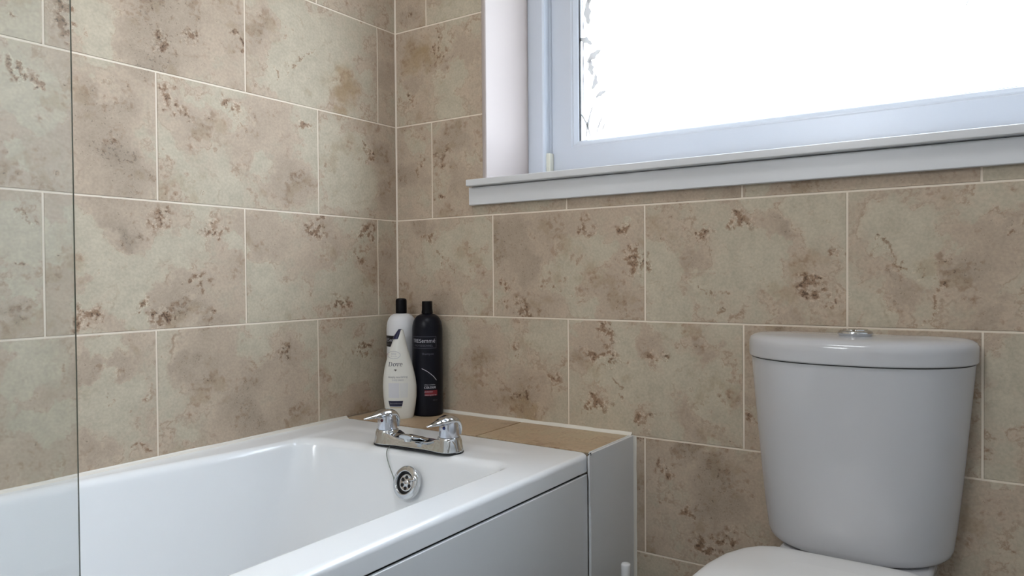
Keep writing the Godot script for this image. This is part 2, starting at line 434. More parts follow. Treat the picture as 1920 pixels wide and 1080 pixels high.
func mixer():
	var t := thing("bath_mixer_tap", "chrome two lever bath mixer tap standing on the end of the bath", "tap", Vector3(0.36, RIM - 0.0003, 0.330), 0.055)
	var hx := 0.081
	# deck body: one casting that swells under each lever and sinks between them
	var mb := MB.new()
	var rings := []
	for k in 61:
		var f := k / 60.0
		var x := lerpf(-hx - 0.0285, hx + 0.0285, f)
		var d := absf(absf(x) - hx)
		var o := PackedVector3Array()
		var w: float; var h: float
		if absf(x) > hx:
			w = sqrt(maxf(0.0285 * 0.0285 - d * d, 0.0000001))
			h = 0.003
		else:
			w = lerpf(0.0285, 0.0235, smoothstep(0.0, 0.05, d))
			h = lerpf(0.026, 0.0165, smoothstep(0.012, 0.045, d))
		if absf(x) > hx: h = lerpf(0.026, 0.003, smoothstep(0.018, 0.0285, d))
		var prof := [Vector2(w, 0), Vector2(w, 0.003), Vector2(w * 0.93, 0.006), Vector2(w * 0.86, h * 0.6), Vector2(w * 0.80, h * 0.92), Vector2(w * 0.72, h)]
		for q in prof: o.append(Vector3(x, minf(q.y, maxf(h, 0.003)), q.x))
		prof.reverse()
		for q in prof: o.append(Vector3(x, minf(q.y, maxf(h, 0.003)), -q.x))
		rings.append(o)
	mb.loft(rings)
	for s in [-1, 1]:
		lathe(mb, [Vector2(0.0282, 0.0), Vector2(0.0282, 0.003), Vector2(0.0272, 0.0055), Vector2(0.0252, 0.015), Vector2(0.0236, 0.0245), Vector2(0.0232, 0.0285), Vector2(0.021, 0.0292)], 40, Vector3(s * hx, 0, 0))
	part("body", mb, M.chrome, t)
	var ba := MB.new()
	rings = []
	for y in [[-0.0018, 0.0], [0.0005, 0.0008]]:
		var o := PackedVector2Array()
		for k in 40:
			var a := TAU * k / 40
			o.append(Vector2(cos(a) * 0.0292 + (hx if cos(a) > 0.0 else -hx), sin(a) * 0.0292))
		rings.append(ring(o, y[0]))
	ba.loft(rings)
	part("base_gasket", ba, M.rubber, t)
	# spout between the levers, reaching over the bath
	var sp := MB.new()
	var path := curve([Vector3(0.004, 0.005, -0.016), Vector3(0.004, 0.0135, -0.009), Vector3(0.004, 0.019, 0.006), Vector3(0.004, 0.0255, 0.024), Vector3(0.004, 0.0295, 0.038), Vector3(0.004, 0.0285, 0.045)], 6)
	var rad := []
	for i in path.size():
		var f := float(i) / (path.size() - 1)
		rad.append(Vector2(lerpf(0.022, 0.0165, f), lerpf(0.0065, 0.0042, f)))
	tube(sp, path, rad, 20)
	part("spout", sp, M.chrome, t)
	var ou := MB.new()
	lathe(ou, [Vector2(0.0075, 0.0), Vector2(0.0085, 0.004), Vector2(0.0085, 0.008)], 24, Vector3(0.004, 0.0185, 0.036))
	part("outlet", ou, M.chrome, t)
	for s in [-1, 1]:
		var h := Node3D.new()
		h.name = numbered("lever_handle", t)
		t.add_child(h, true)
		h.position = Vector3(s * hx, 0.0295, 0)
		h.set_meta("label", "chrome lever with a red dot" if s < 0 else "chrome lever with a blue dot")
		var co := MB.new()
		lathe(co, [Vector2(0.0205, 0.0), Vector2(0.0208, 0.001), Vector2(0.0206, 0.010), Vector2(0.0203, 0.020), Vector2(0.0192, 0.027), Vector2(0.0165, 0.0325), Vector2(0.0115, 0.036), Vector2(0.005, 0.0378), Vector2(0.0004, 0.038)], 40)
		part("barrel", co, M.satin, h)
		# the lever: a hood over the barrel drawn out into a beak
		var lv := MB.new()
		var lp := curve([Vector3(0, 0.003, -0.0192), Vector3(0, 0.019, -0.0180), Vector3(0, 0.0315, -0.0085), Vector3(0, 0.0345, 0.004), Vector3(0, 0.0345, 0.018), Vector3(0, 0.0335, 0.034), Vector3(0, 0.0325, 0.052), Vector3(0, 0.0322, 0.071)], 6)
		var keys := [Vector2(0.0165, 0.0026), Vector2(0.0195, 0.0055), Vector2(0.0205, 0.0088), Vector2(0.0196, 0.0096), Vector2(0.0152, 0.0086), Vector2(0.0102, 0.0060), Vector2(0.0064, 0.0038), Vector2(0.0022, 0.0014)]
		var lr := []
		for i in lp.size():
			var f := float(i) / 6.0
			var k := mini(int(f), keys.size() - 2)
			lr.append(keys[k].lerp(keys[k + 1], smoothstep(0.0, 1.0, f - k) * 0.4 + (f - k) * 0.6))
		tube(lv, lp, lr, 18, Vector3.UP if false else Vector3(0, 1, -0.35).normalized())
		part("lever", lv, M.chrome, h)
		var dt := MB.new()
		lathe(dt, [Vector2(0.0033, -0.001), Vector2(0.0033, 0.0006), Vector2(0.0024, 0.0011), Vector2(0.0002, 0.0012)], 20)
		var ds := part("indicator_dot", dt, mat(Color(0.25, 0.03, 0.06) if s < 0 else Color(0.06, 0.13, 0.42), 0.25), h, Vector3(0.002, 0.0205, 0.0203))
		ds.rotation.x = PI / 2
		ds.set_meta("label", "dark red hot dot" if s < 0 else "blue cold dot")

# D-shaped outline: straight along the wall, bowed to the front
func dee(hw: float, depth: float, z0 := 0.006, power := 2.3, r := 0.008) -> PackedVector2Array:
	var o := PackedVector2Array()
	for k in 49:
		var a := PI * k / 48.0
		var c := cos(a)
		var x := hw * signf(c) * pow(absf(c), 0.62)
		var zz := z0 + r + (depth - z0 - r) * pow(maxf(1.0 - pow(absf(x) / hw, power), 0.0), 0.5)
		o.append(Vector2(x, zz))
	o.append(Vector2(-hw + r * 0.3, z0 + r * 0.3)); o.append(Vector2(-hw + r, z0))
	for k in range(1, 12): o.append(Vector2(lerpf(-hw + r, hw - r, k / 12.0), z0))
	o.append(Vector2(hw - r, z0)); o.append(Vector2(hw - r * 0.3, z0 + r * 0.3))
	return o

func toilet():
	var t := thing("toilet", "white close coupled toilet with a bowed tapering cistern and closed lid", "toilet", Vector3(1.146, 0, 0))
	var ci := MB.new()
	var rings := []
	var levels := [[0.412, -0.022], [0.4128, -0.014], [0.416, -0.007], [0.4215, -0.0025], [0.43, 0.0]]
	for l in levels: rings.append(ring(dee(0.154 + l[1], 0.141 + l[1] * 0.9), l[0]))
	for k in range(1, 9):
		var f := k / 8.0
		rings.append(ring(dee(lerpf(0.154, 0.1855, pow(f, 0.85)), lerpf(0.141, 0.155, f)), lerpf(0.43, 0.7485, f)))
	ci.loft(rings)
	part("cistern", ci, M.china, t)
	var gap := MB.new()
	gap.loft([ring(dee(0.182, 0.151), 0.747), ring(dee(0.182, 0.151), 0.7515)])
	part("lid_gap_shade", gap, M.rubber, t)  # black ring painted as the shade in the gap under the lid
	var li := MB.new()
	rings = []
	for l in [[0.7505, -0.003], [0.7515, -0.0008], [0.7535, 0.0], [0.772, 0.0005], [0.780, 0.0], [0.7855, -0.003], [0.7895, -0.0085], [0.792, -0.016], [0.7935, -0.026], [0.7945, -0.04], [0.7953, -0.06], [0.7958, -0.075]]:
		rings.append(ring(dee(0.1895 + l[1], 0.160 + l[1], 0.005 + maxf(-l[1] * 0.35, 0.0)), l[0]))
	li.loft(rings)
	part("cistern_lid", li, M.china, t)
	var bu := Node3D.new()
	bu.name = "flush_button"
	t.add_child(bu, true)
	bu.position = Vector3(0.008, 0.7952, 0.078)
	var br := MB.new()
	lathe(br, [Vector2(0.0255, -0.003), Vector2(0.0262, 0.0015), Vector2(0.0285, 0.004), Vector2(0.0284, 0.0062), Vector2(0.0268, 0.0086), Vector2(0.024, 0.0098), Vector2(0.0222, 0.0095), Vector2(0.0218, 0.007)], 44)
	part("button_ring", br, M.chrome, bu)
	for s in [-1, 1]:
		var hb := MB.new()
		var o := PackedVector2Array()
		for k in 21:
			var a := -PI / 2 + PI * k / 20.0
			o.append(Vector2(cos(a) * 0.0205 * s + 0.0007 * s, sin(a) * 0.0205))
		var o2 := PackedVector2Array()
		for p in o: o2.append(Vector2(p.x * 0.9 + 0.001 * s, p.y * 0.9))
		hb.loft([ring(o, 0.0), ring(o, 0.0102), ring(o2, 0.0118)])
		part("button_half", hb, M.chrome, bu)
	# pan
	var pan := MB.new()
	rings = []
	for l in [[0.0, 0.115, 0.05, 0.36], [0.01, 0.118, 0.05, 0.365], [0.1, 0.108, 0.05, 0.35], [0.2, 0.11, 0.045, 0.40], [0.28, 0.135, 0.04, 0.52], [0.34, 0.162, 0.035, 0.60], [0.375, 0.173, 0.035, 0.62], [0.388, 0.173, 0.035, 0.62], [0.393, 0.168, 0.037, 0.615]]:
		rings.append(ring(egg(l[1], l[2], l[3]), l[0]))
	pan.loft(rings, true, true, true, [0])
	part("pan", pan, M.china, t)
	var plinth := MB.new()
	rbox(plinth, Vector3(0.006, 0.396, 0.085), Vector3(0.245, 0.03, 0.15), 0.008, 3)
	part("rear_platform", plinth, M.china, t)
	var seat := MB.new()
	rings = []
	for l in [[0.394, -0.004], [0.396, 0.0], [0.408, 0.0], [0.410, -0.003]]: rings.append(ring(egg(0.180 + l[1], 0.172 - l[1], 0.628 + l[1]), l[0]))
	seat.loft(rings)
	part("seat", seat, M.seat, t)
	var lid := MB.new()
	rings = []
	for l in [[0.4115, -0.005], [0.4125, -0.001], [0.416, 0.001], [0.424, 0.001], [0.4285, -0.002], [0.4315, -0.006], [0.4335, -0.012], [0.4355, -0.022], [0.4375, -0.04], [0.439, -0.065], [0.44, -0.1]]: rings.append(ring(egg(0.184 + l[1], 0.166 - l[1] * 0.8, 0.634 + l[1]), l[0]))
	lid.loft(rings)
	part("seat_lid", lid, M.seat, t)
	for s in [-1, 1]:
		var hn := MB.new()
		rbox(hn, Vector3.ZERO, Vector3(0.04, 0.026, 0.02), 0.006, 3)
		part("hinge", hn, M.seat, t, Vector3(s * 0.065, 0.408, 0.166))

# seat outline: straight back at z0 with round corners, oval front at z1
func egg(hw: float, z0: float, z1: float) -> PackedVector2Array:
	var o := PackedVector2Array()
	var zc := z0 + (z1 - z0) * 0.42
	for k in 33:
		var a := PI * k / 32.0
		o.append(Vector2(cos(a) * hw, zc + sin(a) * (z1 - zc)))
	# sides drawn in towards the back, corners rounded
	var back := [Vector2(-hw * 0.985, zc - (zc - z0) * 0.3), Vector2(-hw * 0.93, zc - (zc - z0) * 0.58), Vector2(-hw * 0.83, zc - (zc - z0) * 0.8), Vector2(-hw * 0.72, zc - (zc - z0) * 0.93), Vector2(-hw * 0.6, z0 + (zc - z0) * 0.01), Vector2(-hw * 0.45, z0)]
	for p in back: o.append(p)
	for k in range(1, 6): o.append(Vector2(lerpf(-hw * 0.45, hw * 0.45, k / 6.0), z0))
	back.reverse()
	for p in back: o.append(Vector2(-p.x, p.y))
	return o

func brush():
	var t := thing("toilet_brush", "white toilet brush handle standing between the bath panel and the toilet", "toilet brush", Vector3(0.757, 0, 0.172))
	var p := MB.new()
	lathe(p, [Vector2(0.046, 0.0), Vector2(0.048, 0.003), Vector2(0.047, 0.01), Vector2(0.043, 0.09), Vector2(0.041, 0.12), Vector2(0.039, 0.122), Vector2(0.036, 0.118)], 36)
	part("holder", p, M.seat, t)
	var h := MB.new()
	lathe(h, [Vector2(0.03, 0.118), Vector2(0.03, 0.124), Vector2(0.010, 0.13), Vector2(0.0085, 0.15), Vector2(0.0090, 0.3), Vector2(0.0096, 0.334), Vector2(0.0094, 0.3385), Vector2(0.0082, 0.3405), Vector2(0.004, 0.341)], 28)
	part("handle", h, M.seat, t)

# ---------------------------------------------------------------- mesh building
class MB extends RefCounted:
	var v := PackedVector3Array()
	var g := PackedInt32Array()
	var u := PackedVector2Array()
	var ng := 0

	func tri(a: Vector3, b: Vector3, c: Vector3, grp := -1, ua := Vector2.ZERO, ub := Vector2.ZERO, uc := Vector2.ZERO):
		if a.is_equal_approx(b) or b.is_equal_approx(c) or a.is_equal_approx(c): return
		v.append(a); v.append(b); v.append(c)
		u.append(ua); u.append(ub); u.append(uc)
		g.append(grp)

	# Rings of points joined by quads. grps: smooth group per band (-1 is flat). Turned outward by its volume.
	func loft(rings: Array, closed := true, cap0 := true, cap1 := true, creases := [], flat := false, turn := true, flip := false):
		var from := v.size()
		var fromg := g.size()
		ng += 1
		var n: int = rings[0].size()
		var m := n if closed else n - 1
		for k in rings.size() - 1:
			if creases.has(k): ng += 1
			var A: PackedVector3Array = rings[k]
			var B: PackedVector3Array = rings[k + 1]
			for i in m:
				var j := (i + 1) % n
				var gr := -1 if flat else ng
				tri(A[i], B[i], B[j], gr)
				tri(A[i], B[j], A[j], gr)
		ng += 1
		var caps := []
		if cap0: caps.append([rings[0], false])
		if cap1: caps.append([rings[-1], true])
		for c in caps:
			var R: PackedVector3Array = c[0]
			var mid := Vector3.ZERO
			for p in R: mid += p
			mid /= n
			for i in n:
				if c[1]: tri(mid, R[(i + 1) % n], R[i], -1)
				else: tri(mid, R[i], R[(i + 1) % n], -1)
		if turn:
			var vol := 0.0
			var o: Vector3 = rings[0][0]
			if not cap0:   # closed by a cap that is only counted
				var R0: PackedVector3Array = rings[0]
				o = Vector3.ZERO
				for p in R0: o += p
				o /= n
			for k in range(from, v.size(), 3):
				vol += (v[k] - o).dot((v[k + 1] - o).cross(v[k + 2] - o))
			flip = vol > 0.0
		if flip:
			for k in range(from, v.size(), 3):
				var t := v[k + 1]
				v[k + 1] = v[k + 2]; v[k + 2] = t

	func mesh() -> ArrayMesh:
		var sums := {}
		var nor := PackedVector3Array()
		nor.resize(v.size())
		for k in g.size():
			var a := v[k * 3]; var b := v[k * 3 + 1]; var c := v[k * 3 + 2]
			var fn := (c - a).cross(b - a)   # front faces run clockwise
			if g[k] < 0:
				for q in 3: nor[k * 3 + q] = fn.normalized()
				continue
			for q in 3:
				var key := [g[k], v[k * 3 + q].snapped(Vector3.ONE * 0.00002)]
				sums[key] = sums.get(key, Vector3.ZERO) + fn
		for k in g.size():
			if g[k] < 0: continue
			for q in 3:
				nor[k * 3 + q] = (sums[[g[k], v[k * 3 + q].snapped(Vector3.ONE * 0.00002)]] as Vector3).normalized()
		var arr := []
		arr.resize(Mesh.ARRAY_MAX)
		arr[Mesh.ARRAY_VERTEX] = v
		arr[Mesh.ARRAY_NORMAL] = nor
		arr[Mesh.ARRAY_TEX_UV] = u
		var am := ArrayMesh.new()
		am.add_surface_from_arrays(Mesh.PRIMITIVE_TRIANGLES, arr)
		return am

func ring(pts: PackedVector2Array, y: float, cx := 0.0, cz := 0.0) -> PackedVector3Array:
	var r := PackedVector3Array()
	for p in pts: r.append(Vector3(cx + p.x, y, cz + p.y))
	return r

func circle(r: float, n := 32) -> PackedVector2Array:
	var o := PackedVector2Array()
	for i in n: o.append(Vector2(cos(TAU * i / n), sin(TAU * i / n)) * r)
	return o

func ellipse(a: float, b: float, n := 40) -> PackedVector2Array:
	var o := PackedVector2Array()
	for i in n: o.append(Vector2(cos(TAU * i / n) * a, sin(TAU * i / n) * b))
	return o

func rrect(hx: float, hz: float, r: float, seg := 4) -> PackedVector2Array:
	var o := PackedVector2Array()
	for q in 4:
		var c := Vector2((hx - r) * (1 if q == 0 or q == 3 else -1), (hz - r) * (1 if q < 2 else -1))
		for k in seg + 1:
			var a := (q + float(k) / seg) * PI / 2
			o.append(c + Vector2(cos(a), sin(a)) * r)
	return o

# box with rounded edges, centred on c
func rbox(mb: MB, c: Vector3, size: Vector3, r := 0.002, seg := 2):
	var rings := []
	for k in seg + 1:
		var a := float(k) / seg * PI / 2
		var ins := r * (1 - sin(a))
		rings.append(ring(rrect(size.x / 2 - ins, size.z / 2 - ins, maxf(r - ins, r * 0.12), seg), c.y - size.y / 2 + r * (1 - cos(a)), c.x, c.z))
	for k in seg + 1:
		var a := (1 - float(k) / seg) * PI / 2
		var ins := r * (1 - sin(a))
		rings.append(ring(rrect(size.x / 2 - ins, size.z / 2 - ins, maxf(r - ins, r * 0.12), seg), c.y + size.y / 2 - r * (1 - cos(a)), c.x, c.z))
	mb.loft(rings)

func box2(mb: MB, a: Vector3, b: Vector3, r := 0.002, seg := 2):
	rbox(mb, (a + b) / 2, (b - a).abs(), r, seg)

# profile of (radius, height) pairs turned round the y axis
func lathe(mb: MB, prof: Array, n := 40, at := Vector3.ZERO, creases := [], cap0 := true, cap1 := true):
	var rings := []
	for p in prof: rings.append(ring(circle(maxf(p.x, 0.00001), n), at.y + p.y, at.x, at.z))
	mb.loft(rings, true, cap0, cap1, creases)

# a tube of elliptic section along a path
func tube(mb: MB, path: Array, radii: Array, n := 14, up := Vector3.UP):
	var rings := []
	for i in path.size():
		var d: Vector3 = (path[mini(i + 1, path.size() - 1)] - path[maxi(i - 1, 0)]).normalized()
		var side := d.cross(up).normalized()
		var top := side.cross(d).normalized()
		var r = radii[i] if i < radii.size() else radii[-1]
		var rx: float = r.x if r is Vector2 else r
		var ry: float = r.y if r is Vector2 else r
		var o := PackedVector3Array()
		for k in n:
			var a := TAU * k / n
			o.append(path[i] + side * cos(a) * rx + top * sin(a) * ry)
		rings.append(o)
	mb.loft(rings)

func curve(pts: Array, n := 12) -> Array:
	var out := []
	for i in pts.size() - 1:
		var p0 = pts[maxi(i - 1, 0)]; var p3 = pts[mini(i + 2, pts.size() - 1)]
		for k in n: out.append(pts[i].cubic_interpolate(pts[i + 1], p0, p3, float(k) / n))
	out.append(pts[-1])
	return out

# rectangular frame in the xy plane: profile of (inset, z) pairs run round the rectangle
func rect_frame(mb: MB, x0: float, x1: float, y0: float, y1: float, prof: Array):
	var rings := []
	for p in prof + [prof[0]]:
		var i: float = p.x
		rings.append(PackedVector3Array([Vector3(x0 + i, y0 + i, p.y), Vector3(x1 - i, y0 + i, p.y), Vector3(x1 - i, y1 - i, p.y), Vector3(x0 + i, y1 - i, p.y)]))
	mb.loft(rings, true, false, false, [], true)

# flat outline given a thickness along z, edges chamfered by e
func plate(mb: MB, pts: PackedVector2Array, z0: float, z1: float):
	var idx := Geometry2D.triangulate_polygon(pts)
	var cw := Geometry2D.is_polygon_clockwise(pts)
	for k in range(0, idx.size(), 3):
		var a := pts[idx[k]]; var b := pts[idx[k + 1]]; var c := pts[idx[k + 2]]
		if (b - a).cross(c - a) > 0:
			var t := b; b = c; c = t
		mb.tri(Vector3(a.x, a.y, z1), Vector3(b.x, b.y, z1), Vector3(c.x, c.y, z1))
		mb.tri(Vector3(a.x, a.y, z0), Vector3(c.x, c.y, z0), Vector3(b.x, b.y, z0))
	for i in pts.size():
		var p := pts[i]; var q := pts[(i + 1) % pts.size()]
		if cw:
			var t := p; p = q; q = t
		mb.tri(Vector3(p.x, p.y, z1), Vector3(q.x, q.y, z0), Vector3(p.x, p.y, z0))
		mb.tri(Vector3(p.x, p.y, z1), Vector3(q.x, q.y, z1), Vector3(q.x, q.y, z0))

# ---------------------------------------------------------------- naming
func numbered(called: String, parent: Node) -> String:
	if not parent.has_node(called): return called
	var k := 1
	while parent.has_node("%s_%03d" % [called, k]): k += 1
	return "%s_%03d" % [called, k]

func part(called: String, m, mat: Material, parent: Node = self, at := Vector3.ZERO) -> MeshInstance3D:
	var o := MeshInstance3D.new()
	o.name = numbered(called, parent)
	o.mesh = m.mesh() if m is MB else m
	o.set_surface_override_material(0, mat)
	o.position = at
	parent.add_child(o, true)
	return o

func thing(called: String, label: String, category: String, at := Vector3.ZERO, turn := 0.0, group := "") -> Node3D:
	var o := Node3D.new()
	o.name = numbered(called, self)
	add_child(o, true)
	o.position = at
	o.rotation.y = turn
	o.set_meta("label", label)
	o.set_meta("category", category)
	if group: o.set_meta("group", group)
	return o

func tag(o: Node, label: String, category: String, group := ""):
	o.set_meta("label", label); o.set_meta("category", category)
	if group: o.set_meta("group", group)

func structure(o: Node, label := "", category := "") -> Node:
	o.set_meta("kind", "structure")
	if label: o.set_meta("label", label)
	if category: o.set_meta("category", category)
	return o

# ---------------------------------------------------------------- materials
func mat(c: Color, rough := 0.5, metal := 0.0, spec := 0.5) -> StandardMaterial3D:
	var m := StandardMaterial3D.new()
	m.albedo_color = c
	m.roughness = rough
	m.metallic = metal
	m.metallic_specular = spec
	return m

func noise(seed_: int, freq: float, oct: int, warp := 0.0, ridged := false) -> PackedByteArray:
	var f := FastNoiseLite.new()
	f.seed = seed_
	f.noise_type = FastNoiseLite.TYPE_SIMPLEX_SMOOTH
	f.frequency = freq
	f.fractal_type = FastNoiseLite.FRACTAL_RIDGED if ridged else FastNoiseLite.FRACTAL_FBM
	f.fractal_octaves = oct
	if warp > 0.0:
		f.domain_warp_enabled = true
		f.domain_warp_amplitude = warp
		f.domain_warp_frequency = freq * 1.5
	return f.get_image(1024, 1024).get_data()

# ---------------------------------------------------------------- stone tiles
const TW := 404
const TH := 252
var tiles := []       # [wall, s0, t0, outline, cell]
var patches := []
var hash_state := 7

func rnd() -> float:
	hash_state = (hash_state * 1103515245 + 12345) & 0x7fffffff
	return float((hash_state >> 8) & 0xffff) / 65536.0

func patch(wall: String, tone: String, s: float, t: float, rs: float, rt: float):
	patches.append([wall, tone, s, t, rs, rt])

func vein(wall: String, s0: float, t0: float, s1: float, t1: float):
	patches.append([wall, "vein", s0, t0, s1, t1])

func stone_patches():
	# where the print of each tile is paler, pinker, browner or veined
	patch("L","cream",0.918,1.337,0.044,0.049); patch("L","brown",0.926,1.348,0.008,0.009); patch("L","brown",0.849,1.366,0.019,0.021); patch("L","cream",0.792,1.372,0.042,0.044)
	patch("L","cream",0.769,1.330,0.034,0.034); patch("L","tan",0.643,1.393,0.101,0.095); patch("L","brown",0.586,1.392,0.024,0.022); patch("L","brown",0.498,1.421,0.011,0.009)
	patch("L","brown",0.666,1.372,0.014,0.014); patch("L","tan",0.709,1.315,0.042,0.041); patch("L","cream",0.311,1.445,0.119,0.094); patch("L","cream",0.328,1.366,0.078,0.062)
	patch("L","tan",0.430,1.451,0.056,0.047); patch("L","ochre",0.186,1.383,0.050,0.037); patch("L","ochre",0.196,1.322,0.035,0.026); patch("L","cream",0.103,1.415,0.029,0.021)
	vein("L",0.409,1.396,0.398,1.357); vein("L",0.369,1.376,0.279,1.447); patch("L","tan",0.034,1.429,0.061,0.043); patch("L","cream",0.896,1.226,0.050,0.054)
	patch("L","cream",0.930,1.104,0.024,0.027); patch("L","tan",0.771,1.193,0.078,0.079); patch("L","cream",0.775,1.246,0.024,0.024); patch("L","tan",0.753,1.106,0.069,0.070)
	patch("L","brown",0.907,1.264,0.015,0.016); patch("L","brown",0.772,1.178,0.007,0.007); patch("L","cream",0.647,1.155,0.025,0.023); patch("L","cream",0.613,1.133,0.021,0.019)
	patch("L","cream",0.591,1.081,0.048,0.044); patch("L","cream",0.516,1.088,0.028,0.025); patch("L","tan",0.623,1.239,0.052,0.048); patch("L","tan",0.419,1.228,0.115,0.095)
	patch("L","brown",0.640,1.262,0.023,0.021); patch("L","brown",0.507,1.277,0.026,0.023); patch("L","brown",0.298,1.272,0.019,0.015); patch("L","cream",0.551,1.268,0.025,0.022)
	patch("L","cream",0.501,1.249,0.033,0.029); patch("L","cream",0.420,1.168,0.043,0.036); vein("L",0.513,1.270,0.492,1.234); patch("L","tan",0.362,1.126,0.076,0.061)
	patch("L","cream",0.198,1.196,0.106,0.080); patch("L","cream",0.163,1.133,0.091,0.067); patch("L","tan",0.057,1.228,0.060,0.042); patch("L","brown",0.106,1.221,0.015,0.011)
	patch("L","tan",0.029,1.118,0.051,0.036); vein("L",0.134,1.272,0.097,1.195); patch("L","cream",0.924,0.971,0.048,0.054); patch("L","tan",0.938,0.864,0.020,0.022)
	patch("L","brown",0.909,0.922,0.011,0.013); patch("L","cream",0.918,0.872,0.024,0.027); vein("L",0.924,1.020,0.885,0.991); patch("L","cream",0.858,0.973,0.035,0.037)
	patch("L","cream",0.808,1.004,0.037,0.039); patch("L","cream",0.794,0.956,0.047,0.049); patch("L","cream",0.786,0.908,0.053,0.054); patch("L","cream",0.731,0.907,0.041,0.040)
	patch("L","cream",0.727,0.857,0.041,0.041); patch("L","tan",0.760,0.997,0.039,0.040); patch("L","tan",0.741,0.968,0.025,0.025); patch("L","brown",0.672,1.017,0.028,0.027)
	patch("L","brown",0.543,1.007,0.030,0.027); patch("L","brown",0.588,0.885,0.017,0.015); patch("L","brown",0.695,0.876,0.015,0.014); patch("L","tan",0.629,0.875,0.057,0.054)
	patch("L","cream",0.651,0.939,0.050,0.048); patch("L","cream",0.592,0.994,0.030,0.027); patch("L","brown",0.815,0.841,0.022,0.023); patch("L","brown",0.675,0.834,0.022,0.021)
	patch("L","tan",0.823,0.898,0.018,0.019); patch("L","brown",0.564,0.829,0.017,0.016); patch("L","cream",0.618,0.831,0.023,0.022); patch("L","cream",0.505,0.963,0.026,0.023)
	patch("L","tan",0.423,1.001,0.071,0.060); patch("L","cream",0.438,0.906,0.035,0.030); patch("L","cream",0.425,0.834,0.064,0.054); patch("L","tan",0.270,0.969,0.116,0.090)
	patch("L","brown",0.285,1.032,0.029,0.023); patch("L","brown",0.109,1.014,0.027,0.019); patch("L","brown",0.129,0.959,0.019,0.014); patch("L","cream",0.253,0.969,0.025,0.019)
	patch("L","cream",0.185,0.891,0.072,0.053); patch("L","brown",0.204,0.831,0.028,0.021); patch("L","tan",0.036,0.932,0.081,0.057); patch("L","cream",0.903,0.763,0.049,0.055)
	patch("L","cream",0.880,0.659,0.043,0.046); patch("L","tan",0.888,0.706,0.025,0.028); patch("L","tan",0.869,0.797,0.017,0.019); patch("L","cream",0.778,0.770,0.034,0.034)
	patch("L","tan",0.749,0.737,0.035,0.035); patch("L","cream",0.780,0.662,0.058,0.059); patch("L","cream",0.719,0.703,0.026,0.026); patch("L","tan",0.791,0.595,0.048,0.049)
	patch("L","brown",0.709,0.671,0.007,0.007); patch("L","brown",0.770,0.685,0.006,0.006); patch("L","brown",0.711,0.579,0.008,0.008); patch("L","tan",0.807,0.734,0.023,0.024)
	patch("L","tan",0.559,0.761,0.087,0.078); patch("L","cream",0.455,0.741,0.042,0.035); patch("L","tan",0.620,0.723,0.029,0.027); patch("L","tan",0.399,0.663,0.118,0.097)
	patch("L","brown",0.368,0.727,0.024,0.020); patch("L","tan",0.337,0.730,0.047,0.037); patch("L","cream",0.622,0.605,0.023,0.022); patch("L","tan",0.498,0.606,0.080,0.069)
	patch("L","cream",0.188,0.690,0.089,0.067); patch("L","brown",0.132,0.726,0.030,0.022); patch("L","tan",0.172,0.581,0.073,0.054)
	patch("B","tan",0.057,1.597,0.047,0.035); patch("B","brown",0.047,1.592,0.019,0.014); patch("B","cream",0.201,1.581,0.061,0.047); patch("B","ochre",0.093,1.478,0.055,0.042)
	patch("B","cream",0.182,1.408,0.044,0.034); patch("B","cream",0.181,1.340,0.044,0.034); patch("B","tan",0.234,1.454,0.051,0.040); patch("B","brown",0.156,1.481,0.016,0.012)
	patch("B","brown",0.044,1.373,0.025,0.018); patch("B","tan",0.054,1.414,0.038,0.028); vein("B",0.153,1.543,0.143,1.456); patch("B","cream",0.071,1.271,0.038,0.028)
	patch("B","tan",0.051,1.174,0.057,0.043); vein("B",0.080,1.242,0.089,1.170); patch("B","tan",0.198,1.257,0.061,0.048); patch("B","brown",0.162,1.219,0.027,0.021)
	patch("B","brown",0.152,1.110,0.020,0.015); patch("B","tan",0.231,1.145,0.051,0.040); patch("B","brown",0.649,1.100,0.018,0.016); patch("B","cream",0.964,1.061,0.031,0.032)
	patch("B","tan",0.900,1.071,0.022,0.022); patch("B","cream",0.246,0.983,0.085,0.067); patch("B","cream",0.141,0.972,0.054,0.042); patch("B","tan",0.087,1.030,0.037,0.028)
	patch("B","brown",0.123,1.000,0.016,0.013); vein("B",0.141,0.972,0.185,0.909); patch("B","tan",0.157,0.833,0.054,0.042); patch("B","cream",0.262,0.848,0.050,0.040)
	patch("B","tan",0.377,1.005,0.063,0.052); patch("B","tan",0.407,0.927,0.061,0.051); patch("B","brown",0.352,0.869,0.022,0.018); patch("B","brown",0.414,0.831,0.031,0.026)
	patch("B","cream",0.511,0.900,0.057,0.050); patch("B","cream",0.581,0.948,0.069,0.060); patch("B","brown",0.582,1.021,0.018,0.016); patch("B","brown",0.668,1.005,0.014,0.013)
	patch("B","brown",0.700,0.934,0.025,0.023); patch("B","cream",0.675,1.017,0.015,0.014); vein("B",0.489,0.876,0.539,0.857); patch("B","cream",0.567,0.839,0.042,0.037)
	patch("B","cream",0.749,0.922,0.061,0.057); patch("B","cream",0.785,0.820,0.048,0.045); patch("B","cream",0.866,0.876,0.034,0.033); patch("B","cream",0.974,0.919,0.052,0.053)
	patch("B","brown",0.921,1.007,0.030,0.030); patch("B","brown",0.855,0.992,0.011,0.011); patch("B","tan",0.984,0.992,0.041,0.042); patch("B","tan",0.832,0.943,0.034,0.033)
	patch("B","cream",1.063,1.019,0.048,0.051); patch("B","brown",1.101,0.947,0.010,0.011); patch("B","brown",1.082,0.887,0.021,0.022); patch("B","brown",1.110,0.862,0.011,0.012)
	vein("B",0.855,0.871,0.893,0.822); patch("B","tan",1.024,0.825,0.020,0.021); patch("B","tan",1.014,0.980,0.040,0.041); patch("B","cream",1.208,0.992,0.051,0.057)
